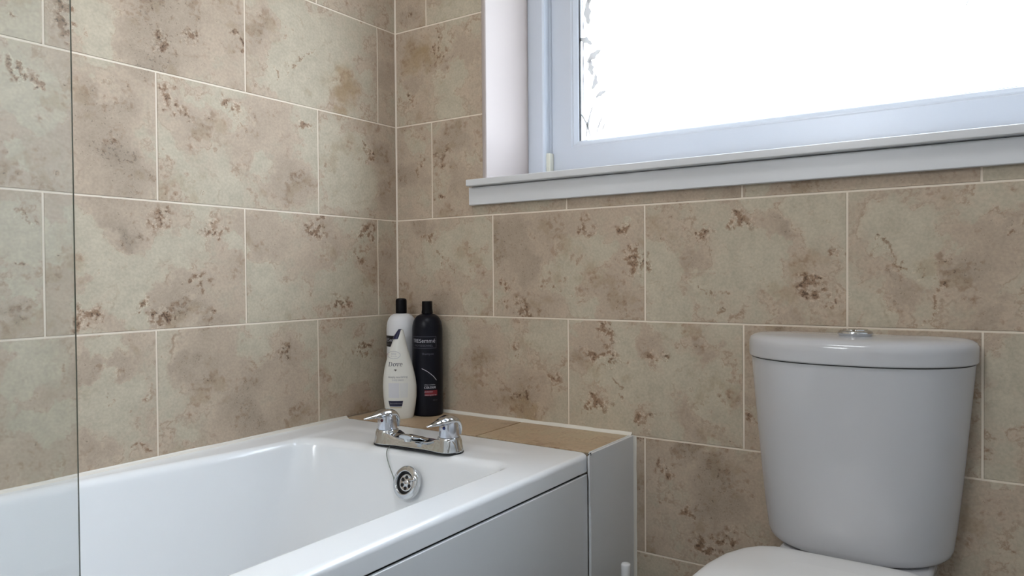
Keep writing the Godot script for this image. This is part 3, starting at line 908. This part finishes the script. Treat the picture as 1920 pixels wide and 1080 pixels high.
	patch("B","cream",1.258,0.934,0.041,0.047); patch("B","tan",1.345,0.941,0.045,0.054); vein("B",1.174,0.969,1.242,0.896); patch("B","cream",1.191,0.839,0.035,0.039)
	patch("B","tan",1.217,0.877,0.025,0.029); vein("B",1.274,0.901,1.279,0.850); vein("B",1.279,0.850,1.262,0.817); patch("B","tan",1.382,0.984,0.015,0.018)
	patch("B","brown",1.367,0.958,0.007,0.008); patch("B","tan",1.352,0.833,0.030,0.036); patch("B","tan",0.277,0.728,0.083,0.067); patch("B","cream",0.191,0.710,0.044,0.034)
	patch("B","cream",0.466,0.750,0.044,0.038); patch("B","brown",0.502,0.664,0.017,0.015); patch("B","tan",0.404,0.631,0.077,0.065); patch("B","brown",0.412,0.606,0.023,0.019)
	patch("B","ochre",0.419,0.568,0.031,0.026); patch("B","brown",0.382,0.726,0.017,0.014); patch("B","tan",0.276,0.580,0.067,0.054); patch("B","tan",0.580,0.754,0.055,0.049)
	patch("B","brown",0.627,0.733,0.024,0.022); patch("B","brown",0.621,0.780,0.017,0.016); patch("B","brown",0.748,0.739,0.018,0.017); patch("B","cream",0.673,0.758,0.026,0.024)
	patch("B","tan",0.724,0.761,0.031,0.029); patch("B","cream",0.698,0.678,0.051,0.047); patch("B","cream",0.620,0.696,0.040,0.036); patch("B","brown",0.593,0.610,0.038,0.034)
	patch("B","brown",0.710,0.586,0.023,0.021); patch("B","cream",0.796,0.719,0.035,0.034); patch("B","cream",0.876,0.669,0.056,0.055); patch("B","tan",0.813,0.619,0.041,0.039)
	patch("B","tan",0.865,0.756,0.022,0.022); vein("B",0.647,0.674,0.672,0.629); patch("B","tan",0.947,0.642,0.021,0.021); patch("B","brown",0.957,0.601,0.009,0.010)
	patch("B","cream",1.368,0.753,0.030,0.036); patch("B","cream",1.375,0.664,0.030,0.036); patch("B","tan",1.353,0.779,0.015,0.018); patch("B","tan",0.831,0.553,0.035,0.034)
	patch("B","brown",0.765,0.488,0.022,0.021); patch("B","cream",0.881,0.538,0.018,0.018); patch("B","brown",0.744,0.410,0.009,0.008); patch("B","tan",0.876,0.460,0.067,0.066)
	patch("B","brown",0.818,0.395,0.019,0.018); patch("B","brown",0.908,0.367,0.022,0.022); patch("B","brown",0.853,0.334,0.030,0.029); patch("B","cream",1.353,0.517,0.038,0.045)
	patch("B","brown",1.383,0.469,0.013,0.016); patch("B","brown",1.330,0.514,0.006,0.007); patch("B","tan",1.346,0.443,0.030,0.036)

func stone_atlas(cells: Array) -> ImageTexture:
	var low := noise(11, 0.0055, 4, 45.0)
	var midn := noise(23, 0.019, 4, 22.0)
	var fine := noise(37, 0.13, 3, 6.0)
	var ridge := noise(53, 0.0085, 3, 55.0, true)
	var crumb := noise(71, 0.055, 4, 14.0)
	var img := PackedByteArray()
	img.resize(2048 * 2048 * 3)
	img.fill(190)
	var warm := PackedFloat32Array()
	var dark := PackedFloat32Array()
	var och := PackedFloat32Array()
	for ci in cells.size():
		var c = cells[ci]
		var ox := (ci % 5) * TW + 2
		var oy := (ci / 5) * TH + 2
		var nx := int(rnd() * 610)
		var ny := int(rnd() * 760)
		var base := (rnd() - 0.5) * 0.35 + (0.1 if c[0] != "L" else 0.05)
		warm.resize(TW * TH); warm.fill(base)
		dark.resize(TW * TH); dark.fill(0.0)
		och.resize(TW * TH); och.fill(0.0)
		for b in patches:
			if b[0] != c[0]: continue
			var cx: float = (b[2] - c[1]) * 1000.0
			var cy: float = TH - (b[3] - c[2]) * 1000.0
			if b[1] == "vein":
				var ex: float = (b[4] - c[1]) * 1000.0
				var ey: float = TH - (b[5] - c[2]) * 1000.0
				if minf(cx, ex) > TW or maxf(cx, ex) < 0 or minf(cy, ey) > TH or maxf(cy, ey) < 0: continue
				var A := Vector2(cx, cy); var B := Vector2(ex, ey)
				for y in range(maxi(0, int(minf(cy, ey)) - 14), mini(TH, int(maxf(cy, ey)) + 14)):
					for x in range(maxi(0, int(minf(cx, ex)) - 14), mini(TW, int(maxf(cx, ex)) + 14)):
						var i := y * TW + x
						var ni := (ny + y) * 1024 + nx + x
						var q := Vector2(x + (midn[ni] - 128) * 0.22, y + (crumb[ni] - 128) * 0.13)
						var d := Geometry2D.get_closest_point_to_segment(q, A, B).distance_to(q)
						dark[i] = maxf(dark[i], 0.75 * (1.0 - smoothstep(1.0, 6.0, d)))
				continue
			var rs: float = b[4] * 1000.0
			var rt: float = b[5] * 1000.0
			if cx + rs * 1.5 + 26.0 < 0 or cx - rs * 1.5 - 26.0 > TW or cy + rt * 1.5 + 26.0 < 0 or cy - rt * 1.5 - 26.0 > TH: continue
			for y in range(maxi(0, int(cy - rt * 1.5 - 26.0)), mini(TH, int(cy + rt * 1.5 + 26.0))):
				for x in range(maxi(0, int(cx - rs * 1.5 - 26.0)), mini(TW, int(cx + rs * 1.5 + 26.0))):
					var ni := (ny + y) * 1024 + nx + x
					# the outline wanders with the grain of the stone
					var nj := (ni + 330 * 1024 + 270) % 1048576
					var dx := (x + (low[ni] - 128) * 0.22 + (midn[ni] - 128) * 0.16 + (crumb[ni] - 128) * 0.05 - cx) / rs
					var dy := (y + (low[nj] - 128) * 0.22 + (midn[nj] - 128) * 0.16 + (crumb[nj] - 128) * 0.05 - cy) / rt
					var d := sqrt(dx * dx + dy * dy)
					if d > 1.6: continue
					var i := y * TW + x
					if b[1] == "cream": warm[i] -= 0.5 * (1.0 - smoothstep(0.75, 1.2, d))
					elif b[1] == "tan": warm[i] += 0.5 * (1.0 - smoothstep(0.55, 1.3, d))
					elif b[1] == "ochre": och[i] = maxf(och[i], 1.0 - smoothstep(0.2, 1.5, d))
					else:
						var dd := d + (crumb[nj] - 128) * 0.004
						dark[i] = maxf(dark[i], 1.0 - smoothstep(0.2, 1.5, dd))
						warm[i] += 0.22 * (1.0 - smoothstep(0.3, 1.4, d))
		for y in TH:
			var row := ((oy + y) * 2048 + ox) * 3
			for x in TW:
				var i := y * TW + x
				var ni := (ny + y) * 1024 + nx + x
				var l := (low[ni] - 128) / 255.0
				var m := (midn[ni] - 128) / 255.0
				var f := (fine[ni] - 128) / 255.0
				var cr := (crumb[ni] - 128) / 255.0
				var w := warm[i] + l * 0.75 + m * 0.4 + cr * 0.16
				var k := smoothstep(-0.3, 0.3, w)
				var r := lerpf(191.0, 187.0, k)
				var gg := lerpf(180.0, 169.0, k)
				var bl := lerpf(160.0, 150.0, k)
				var sh := 1.0 + f * 0.1 + m * 0.09 + cr * 0.05 - maxf(w - 0.2, 0.0) * 0.12
				var oc := clampf(och[i] * 0.75 + smoothstep(0.2, 0.45, l - m * 0.6) * 0.3, 0.0, 1.0)
				if oc > 0.0:
					r = lerpf(r, 170.0, oc); gg = lerpf(gg, 147.0, oc); bl = lerpf(bl, 118.0, oc)
				# edges of the clouds and thin veins are browner
				var rd := ridge[ni] / 255.0
				var edge := 1.0 - smoothstep(0.0, 0.055, absf(w - 0.06 + cr * 0.1))
				var vn := smoothstep(0.8, 0.985, rd) * (0.34 + m * 1.1 + cr * 0.7)
				# crumbly brown clusters with pits
				var dk := dark[i]
				var cl := dk * smoothstep(-0.1, 0.24, cr * 1.25 + f * 0.35 + m * 0.4 + dk * 0.2 - 0.08)
				var spots := smoothstep(0.3, 0.6, cr * 0.9 + m * 0.5 + l * 0.8 + w * 0.15) * 0.36
				var br := clampf(maxf(cl * 0.85, maxf(spots, edge * (0.2 + m * 0.8 + cr * 0.3))) + maxf(vn, 0.0) * 0.5, 0.0, 0.74)
				r = lerpf(r, 132.0, br); gg = lerpf(gg, 104.0, br); bl = lerpf(bl, 83.0, br)
				if f + dk * 0.3 + cr * 0.5 + spots * 0.3 > 0.52: sh *= 0.7
				elif dk + spots > 0.3 and f < -0.12 and cr < 0.1: sh *= 1.12
				elif f + w * 0.25 > 0.43: sh *= 0.82
				img[row + x * 3] = clampi(int(r * sh), 0, 255)
				img[row + x * 3 + 1] = clampi(int(gg * sh), 0, 255)
				img[row + x * 3 + 2] = clampi(int(bl * sh), 0, 255)
	return ImageTexture.create_from_image(Image.create_from_data(2048, 2048, false, Image.FORMAT_RGB8, img))

func inset(pts: PackedVector2Array, d: float) -> PackedVector2Array:
	# pts run counter-clockwise; every corner moved inwards along its mitre
	var o := PackedVector2Array()
	var n := pts.size()
	for i in n:
		var a := (pts[i] - pts[(i + n - 1) % n]).normalized()
		var b := (pts[(i + 1) % n] - pts[i]).normalized()
		var na := Vector2(-a.y, a.x); var nb := Vector2(-b.y, b.x)
		var mm := (na + nb).normalized()
		o.append(pts[i] + mm * d / maxf(mm.dot(na), 0.3))
	return o

# one tile: a plate with eased edges. S, T, N: its axes; uv from its place in the atlas
func tile_mesh(pts: PackedVector2Array, s0: float, t0: float, cell: int, S: Vector3, T: Vector3, N: Vector3, mirrored := false) -> ArrayMesh:
	var mid := Vector2.ZERO
	for p in pts: mid += p
	mid /= pts.size()
	var mb := MB.new()
	var at := func(p: Vector2, n: float) -> Vector3: return S * (p.x - mid.x) + T * (p.y - mid.y) + N * n
	var uv := func(p: Vector2) -> Vector2:
		var fx := (p.x - s0) * 1000.0
		if mirrored: fx = TW - fx
		return Vector2(((cell % 5) * TW + 2 + clampf(fx, 1, TW - 2)) / 2048.0, ((cell / 5) * TH + 2 + clampf(TH - (p.y - t0) * 1000.0, 1, TH - 2)) / 2048.0)
	var flip := S.cross(T).dot(N) < 0
	var tri := func(a: Vector2, na: float, b: Vector2, nb: float, c: Vector2, nc: float):
		if flip: mb.tri(at.call(a, na), at.call(b, nb), at.call(c, nc), -1, uv.call(a), uv.call(b), uv.call(c))
		else: mb.tri(at.call(a, na), at.call(c, nc), at.call(b, nb), -1, uv.call(a), uv.call(c), uv.call(b))
	var inn := inset(pts, 0.0008)
	var idx := Geometry2D.triangulate_polygon(inn)
	for k in range(0, idx.size(), 3):
		var a := inn[idx[k]]; var b := inn[idx[k + 1]]; var c := inn[idx[k + 2]]
		if (b - a).cross(c - a) < 0:
			var t := b; b = c; c = t
		tri.call(a, 0.0, b, 0.0, c, 0.0)
	var n := pts.size()
	for i in n:
		var j := (i + 1) % n
		tri.call(inn[i], 0.0, pts[i], -0.0006, pts[j], -0.0006)
		tri.call(inn[i], 0.0, pts[j], -0.0006, inn[j], 0.0)
		tri.call(pts[i], -0.0006, pts[i], -0.003, pts[j], -0.003)
		tri.call(pts[i], -0.0006, pts[j], -0.003, pts[j], -0.0006)
	return mb.mesh()

func ccw(p: PackedVector2Array) -> PackedVector2Array:
	var q := p.duplicate()
	if Geometry2D.is_polygon_clockwise(q): q.reverse()
	return q

# a wall's courses of tiles, cut at its ends, its bottom and its window
func course(wall: String, s_first: float, t0: float, s_end: float, t_min: float, t_max: float, hole: Rect2):
	var s := s_first
	while s < s_end:
		var a := maxf(s + 0.0018, 0.0028)
		var b := minf(s + 0.4041 - 0.0018, s_end - 0.001)
		var c := maxf(t0 + 0.0018, t_min)
		var d := minf(t0 + 0.252 - 0.0018, t_max)
		if b - a > 0.004 and d - c > 0.004:
			var poly := PackedVector2Array([Vector2(a, c), Vector2(b, c), Vector2(b, d), Vector2(a, d)])
			var outs := [poly]
			if hole.has_area():
				var h := PackedVector2Array([hole.position, Vector2(hole.end.x, hole.position.y), hole.end, Vector2(hole.position.x, hole.end.y)])
				outs = Geometry2D.clip_polygons(poly, h)
			for q in outs: tiles.append([wall, s, t0, ccw(q)])
		s += 0.4041

# ---------------------------------------------------------------- bottles
# lettering or a flat shape laid onto a surface: where(x, y) gives the point
func letters(text: String, font: String, width: float, where: Callable, bold := false, slant := 0.0) -> ArrayMesh:
	var tm := TextMesh.new()
	var f := SystemFont.new()
	f.font_names = PackedStringArray([font])
	if bold: f.font_weight = 700
	tm.font = f
	tm.text = text
	tm.font_size = 64
	tm.pixel_size = 0.01
	tm.depth = 0.0
	tm.curve_step = 1.5
	var arr := tm.surface_get_arrays(0)
	var vs: PackedVector3Array = arr[Mesh.ARRAY_VERTEX]
	var ix = arr[Mesh.ARRAY_INDEX]
	var lo := Vector3.INF; var hi := -Vector3.INF
	for p in vs: lo = lo.min(p); hi = hi.max(p)
	var k := width / (hi.x - lo.x)
	var mid := (lo + hi) / 2
	var mb := MB.new()
	var order: Array = Array(ix) if ix != null else range(vs.size())
	for q in range(0, order.size(), 3):
		var t := []
		for e in 3:
			var p: Vector3 = (vs[order[q + e]] - mid) * k
			t.append(where.call(p.x + p.y * slant, p.y))
		mb.tri(t[0], t[1], t[2])
	return mb.mesh()

# a rectangle of print, bent to the surface
func print_patch(x0: float, x1: float, y0: float, y1: float, where: Callable, nx := 12, ny := 2, taper := 0.0) -> ArrayMesh:
	var mb := MB.new()
	for i in nx:
		for j in ny:
			var c := []
			for e in [[i, j], [i, j + 1], [i + 1, j + 1], [i + 1, j]]:
				var fy: float = float(e[1]) / ny
				var fx: float = float(e[0]) / nx
				c.append(where.call(lerpf(x0 + taper * (1 - fy), x1 - taper * (1 - fy), fx), lerpf(y0, y1, fy)))
			mb.tri(c[0], c[1], c[2]); mb.tri(c[0], c[2], c[3])
	return mb.mesh()

# a thin printed line through points
func print_line(pts: Array, w: float, where: Callable) -> ArrayMesh:
	var mb := MB.new()
	for i in pts.size() - 1:
		var a: Vector2 = pts[i]; var b: Vector2 = pts[i + 1]
		var n := (b - a).orthogonal().normalized()
		var w0 := w * sin(PI * (i + 0.25) / (pts.size() - 0.5)) if w < 0 else w
		var w1 := w * sin(PI * (i + 1.25) / (pts.size() - 0.5)) if w < 0 else w
		var p := [where.call(a.x + n.x * w0, a.y + n.y * w0), where.call(b.x + n.x * w1, b.y + n.y * w1), where.call(b.x - n.x * w1, b.y - n.y * w1), where.call(a.x - n.x * w0, a.y - n.y * w0)]
		var nn: Vector3 = (p[1] - p[0]).cross(p[2] - p[0])
		var out: Vector3 = Vector3(p[0].x, 0, p[0].z)
		if nn.dot(out) > 0:
			mb.tri(p[0], p[2], p[1]); mb.tri(p[0], p[3], p[2])
		else:
			mb.tri(p[0], p[1], p[2]); mb.tri(p[0], p[2], p[3])
	return mb.mesh()

func salon_bottle(label: String, at: Vector3, turn: float, body_c: Color, cap_h: float, flat_cap: bool) -> Node3D:
	var t := thing("hair_product_bottle", label, "bottle", at, turn, "salon hair product bottles in the corner")
	var r := 0.0385
	var body := MB.new()
	lathe(body, [Vector2(0.034, 0.0), Vector2(0.0368, 0.0012), Vector2(0.0382, 0.004), Vector2(r, 0.009), Vector2(r, 0.06), Vector2(r, 0.12), Vector2(r, 0.18), Vector2(r, 0.216), Vector2(0.0378, 0.226), Vector2(0.0358, 0.236), Vector2(0.0322, 0.2445), Vector2(0.0272, 0.2505), Vector2(0.0205, 0.2545), Vector2(0.0138, 0.2562), Vector2(0.0128, 0.2568), Vector2(0.0126, 0.262)], 56)
	part("body", body, mat(body_c, 0.33, 0.0, 0.3), t)
	var cap := MB.new()
	var top := 0.258 + cap_h
	if flat_cap: lathe(cap, [Vector2(0.0146, 0.2575), Vector2(0.0143, 0.262), Vector2(0.0134, 0.268), Vector2(0.0132, top - 0.001), Vector2(0.0124, top)], 40)
	else: lathe(cap, [Vector2(0.0142, 0.2565), Vector2(0.0144, 0.258), Vector2(0.0142, top - 0.006), Vector2(0.0128, top - 0.002), Vector2(0.008, top - 0.0002), Vector2(0.003, top)], 40)
	part("cap", cap, mat(Color(0.06, 0.058, 0.07), 0.4, 0.0, 0.25), t)
	return t

func bottles():
	var top := 0.5535
	var round_at := func(r: float): return func(x: float, y: float) -> Vector3: return Vector3(sin(x / r) * (r + 0.00025), y, cos(x / r) * (r + 0.00025))
	var on: Callable = round_at.call(0.0385)
	var pale := mat(Color(0.72, 0.72, 0.76), 0.4)
	var grey := mat(Color(0.36, 0.36, 0.41), 0.4)
	var red := mat(Color(0.45, 0.08, 0.13), 0.4)
	var navy := mat(Color(0.035, 0.035, 0.05), 0.4)
	# local z of each bottle faces the camera, turned a little to the left
	var b := salon_bottle("black shampoo bottle with a square topped cap, rightmost on the ledge", Vector3(0.147, top, 0.0495), 0.712 - 0.29, Color(0.07, 0.075, 0.11), 0.0305, true)
	part("brand_lettering", letters("TRESemmé", "Droid Sans", 0.062, func(x, y): return on.call(x, y + 0.1905)), pale, b).set_meta("label", "silver brand lettering")
	var fx := 0.034; var f0 := 0.172; var f1 := 0.2005
	var box := []
	for k in 17: box.append(Vector2(lerpf(-fx, fx, k / 16.0), f0))
	for k in 17: box.append(Vector2(lerpf(fx, -fx, k / 16.0), f1))
	box.append(Vector2(-fx, f0))
	part("label_outline", print_line(box, 0.00035, on), grey, b)
	part("small_print", letters("PROFESSIONNEL", "Droid Sans", 0.05, func(x, y): return on.call(x, y + 0.1785)), grey, b)
	part("small_print", letters("Shampoo", "Droid Sans", 0.03, func(x, y): return on.call(x + 0.012, y + 0.157)), grey, b)
	part("swoosh", print_line([Vector2(-0.004, 0.121), Vector2(0.003, 0.118), Vector2(0.010, 0.114), Vector2(0.018, 0.108), Vector2(0.026, 0.101), Vector2(0.034, 0.091)], 0.0007, on), pale, b).set_meta("label", "silver curved stroke")
	part("small_print", letters("colour revitalise", "Droid Sans", 0.028, func(x, y): return on.call(x + 0.016, y + 0.0805)), pale, b)
	part("small_print", letters("COLOUR", "Droid Sans", 0.03, func(x, y): return on.call(x + 0.017, y + 0.0735), true), pale, b)
	part("red_band", print_patch(0.003, 0.036, 0.0525, 0.0665, on), red, b).set_meta("label", "dark red label band")
	var on2 := func(x: float, y: float) -> Vector3: return on.call(x, y) * Vector3(1.008, 1, 1.008)
	part("small_print", letters("protection", "Droid Sans", 0.02, func(x, y): return on2.call(x + 0.013, y + 0.0625)), pale, b)
	part("small_print", letters("vitamin green tea", "Droid Sans", 0.03, func(x, y): return on2.call(x + 0.018, y + 0.0545)), pale, b)
	part("small_print", letters("900 ml", "Droid Sans", 0.012, func(x, y): return on.call(x + 0.03, y + 0.0415)), grey, b)
	var w := salon_bottle("white conditioner bottle with a black domed cap behind the shorter white bottle", Vector3(0.0655, top, 0.0575), 0.745 - 0.78, Color(0.86, 0.86, 0.87), 0.0375, false)
	part("label_band", print_patch(-0.036, 0.036, 0.172, 0.2005, on), navy, w).set_meta("label", "black label band")
	part("brand_lettering", letters("TRESemmé", "Droid Sans", 0.062, func(x, y): return on2.call(x, y + 0.1895)), pale, w)
	part("small_print", letters("PROFESSIONNEL", "Droid Sans", 0.05, func(x, y): return on2.call(x, y + 0.1785)), grey, w)
	part("small_print", letters("Conditioner", "Droid Sans", 0.036, func(x, y): return on.call(x - 0.012, y + 0.152)), mat(Color(0.75, 0.5, 0.52), 0.4), w)
	wash_bottle(top)

# the teardrop body: half width, half depth and sideways lean at each height
const WASH = [[0.0, 0.0325, 0.020, 0.0], [0.003, 0.0345, 0.0215, 0.0], [0.012, 0.0358, 0.0225, 0.0004], [0.03, 0.0385, 0.0238, 0.001], [0.055, 0.0412, 0.0248, 0.0012], [0.078, 0.0418, 0.0248, 0.0008], [0.1, 0.0398, 0.024, 0.0], [0.125, 0.0355, 0.0222, -0.0008], [0.15, 0.0288, 0.0195, -0.001], [0.172, 0.0222, 0.0165, -0.0006], [0.19, 0.0168, 0.0138, 0.0008], [0.204, 0.0125, 0.0112, 0.0022], [0.214, 0.0088, 0.009, 0.0036], [0.2195, 0.0055, 0.0062, 0.0048]]

func wash_at(y: float) -> Array:
	for k in WASH.size() - 1:
		if y <= WASH[k + 1][0]:
			var f: float = (y - WASH[k][0]) / (WASH[k + 1][0] - WASH[k][0])
			return [lerpf(WASH[k][1], WASH[k + 1][1], f), lerpf(WASH[k][2], WASH[k + 1][2], f), lerpf(WASH[k][3], WASH[k + 1][3], f)]
	return [WASH[-1][1], WASH[-1][2], WASH[-1][3]]

func wash_bottle(top: float):
	var t := thing("body_wash_bottle", "white teardrop shaped body wash bottle with a navy cap corner at the front", "bottle", Vector3(0.1162, top, 0.1215), 0.715)
	var mb := MB.new()
	var rings := []
	var n := 60
	for k in n + 1:
		var y: float = 0.2195 * k / n
		var w := wash_at(y)
		rings.append(ring(ellipse(w[0], w[1], 44), y, w[2], 0))
	mb.loft(rings)
	var white := mat(Color(0.86, 0.855, 0.83), 0.33, 0.0, 0.4)
	part("body", mb, white, t)
	var on := func(x: float, y: float) -> Vector3:
		var w := wash_at(y)
		var s := clampf((x - w[2]) / w[0], -0.995, 0.995)
		return Vector3(w[2] + s * (w[0] + 0.0002), y, sqrt(1 - s * s) * (w[1] + 0.0004))
	var ink := mat(Color(0.16, 0.16, 0.24), 0.4)
	var blue := mat(Color(0.1, 0.11, 0.26), 0.35)
	var mist := mat(Color(0.66, 0.66, 0.7), 0.4)
	var lilac := mat(Color(0.805, 0.805, 0.825), 0.4)
	var gold := mat(Color(0.66, 0.6, 0.45), 0.4)
	# flip cap: the slanted navy corner at the neck
	var cap := MB.new()
	rings = []
	for l in [[0.197, 0.0105, 0.0108, -0.0052], [0.202, 0.0098, 0.0106, -0.0038], [0.209, 0.0076, 0.0098, -0.0016], [0.2155, 0.0056, 0.0082, 0.0008], [0.2205, 0.0040, 0.0055, 0.003]]:
		rings.append(ring(ellipse(l[1], l[2] + 0.0016, 28), l[0], l[3], 0))
	cap.loft(rings)
	part("cap", cap, blue, t).set_meta("label", "navy slanted cap")
	part("brand_lettering", letters("Dove", "Droid Serif", 0.034, func(x, y): return on.call(x - 0.0085, y + 0.1355), false, 0.12), ink, t).set_meta("label", "dark blue serif lettering")
	# a small bird under the name
	var bird := PackedVector2Array([Vector2(-4, 0), Vector2(-2, 2.2), Vector2(-0.5, 1.4), Vector2(1.5, 3), Vector2(1.2, 1.2), Vector2(4, 1.0), Vector2(1.8, -0.6), Vector2(0.6, -2.2), Vector2(-1.0, -2.0), Vector2(-1.8, -0.4)])
	var bm := MB.new()
	var ix := Geometry2D.triangulate_polygon(bird)
	for k in range(0, ix.size(), 3):
		var a := bird[ix[k]]; var b := bird[ix[k + 1]]; var c := bird[ix[k + 2]]
		if (b - a).cross(c - a) > 0:
			var s := b; b = c; c = s
		bm.tri(on.call(a.x * 0.0011 - 0.0085, 0.1212 + a.y * 0.0011), on.call(b.x * 0.0011 - 0.0085, 0.1212 + b.y * 0.0011), on.call(c.x * 0.0011 - 0.0085, 0.1212 + c.y * 0.0011))
	part("bird_emblem", bm, mat(Color(0.4, 0.38, 0.36), 0.4), t)
	var oval := []
	for k in 29: oval.append(Vector2(-0.0125 + cos(TAU * k / 28) * 0.016, 0.158 + sin(TAU * k / 28) * 0.0088))
	part("badge_outline", print_line(oval, 0.00045, on), mist, t)
	part("badge_text", letters("NEW", "Droid Sans", 0.012, func(x, y): return on.call(x - 0.0125, y + 0.1605)), mist, t)
	part("badge_text", letters("formula", "Droid Sans", 0.014, func(x, y): return on.call(x - 0.0125, y + 0.155)), mist, t)
	part("small_print", letters("deeply nourishing", "Droid Sans", 0.047, func(x, y): return on.call(x - 0.003, y + 0.1035)), mat(Color(0.42, 0.42, 0.48), 0.4), t)
	part("small_print", letters("body wash", "Droid Sans", 0.028, func(x, y): return on.call(x - 0.003, y + 0.0965)), mist, t)
	part("picture", print_patch(-0.026, 0.0, 0.053, 0.0895, on, 8, 4), lilac, t)
	part("picture", print_patch(0.001, 0.022, 0.053, 0.089, on, 8, 4, 0.002), mat(Color(0.825, 0.825, 0.82), 0.4), t)
	part("navy_label", print_patch(-0.0265, 0.0095, 0.0315, 0.0455, on, 10, 2, 0.003), mat(Color(0.08, 0.08, 0.2), 0.4), t).set_meta("label", "navy printed label")
	var on2 := func(x: float, y: float) -> Vector3: return on.call(x, y) + Vector3(0, 0, 0.0004)
	part("small_print", letters("NutriumMoisture", "Droid Sans", 0.028, func(x, y): return on2.call(x - 0.0085, y + 0.039)), mist, t)
	part("gold_line", print_patch(-0.0225, 0.0055, 0.0275, 0.0295, on, 8, 1), gold, t)
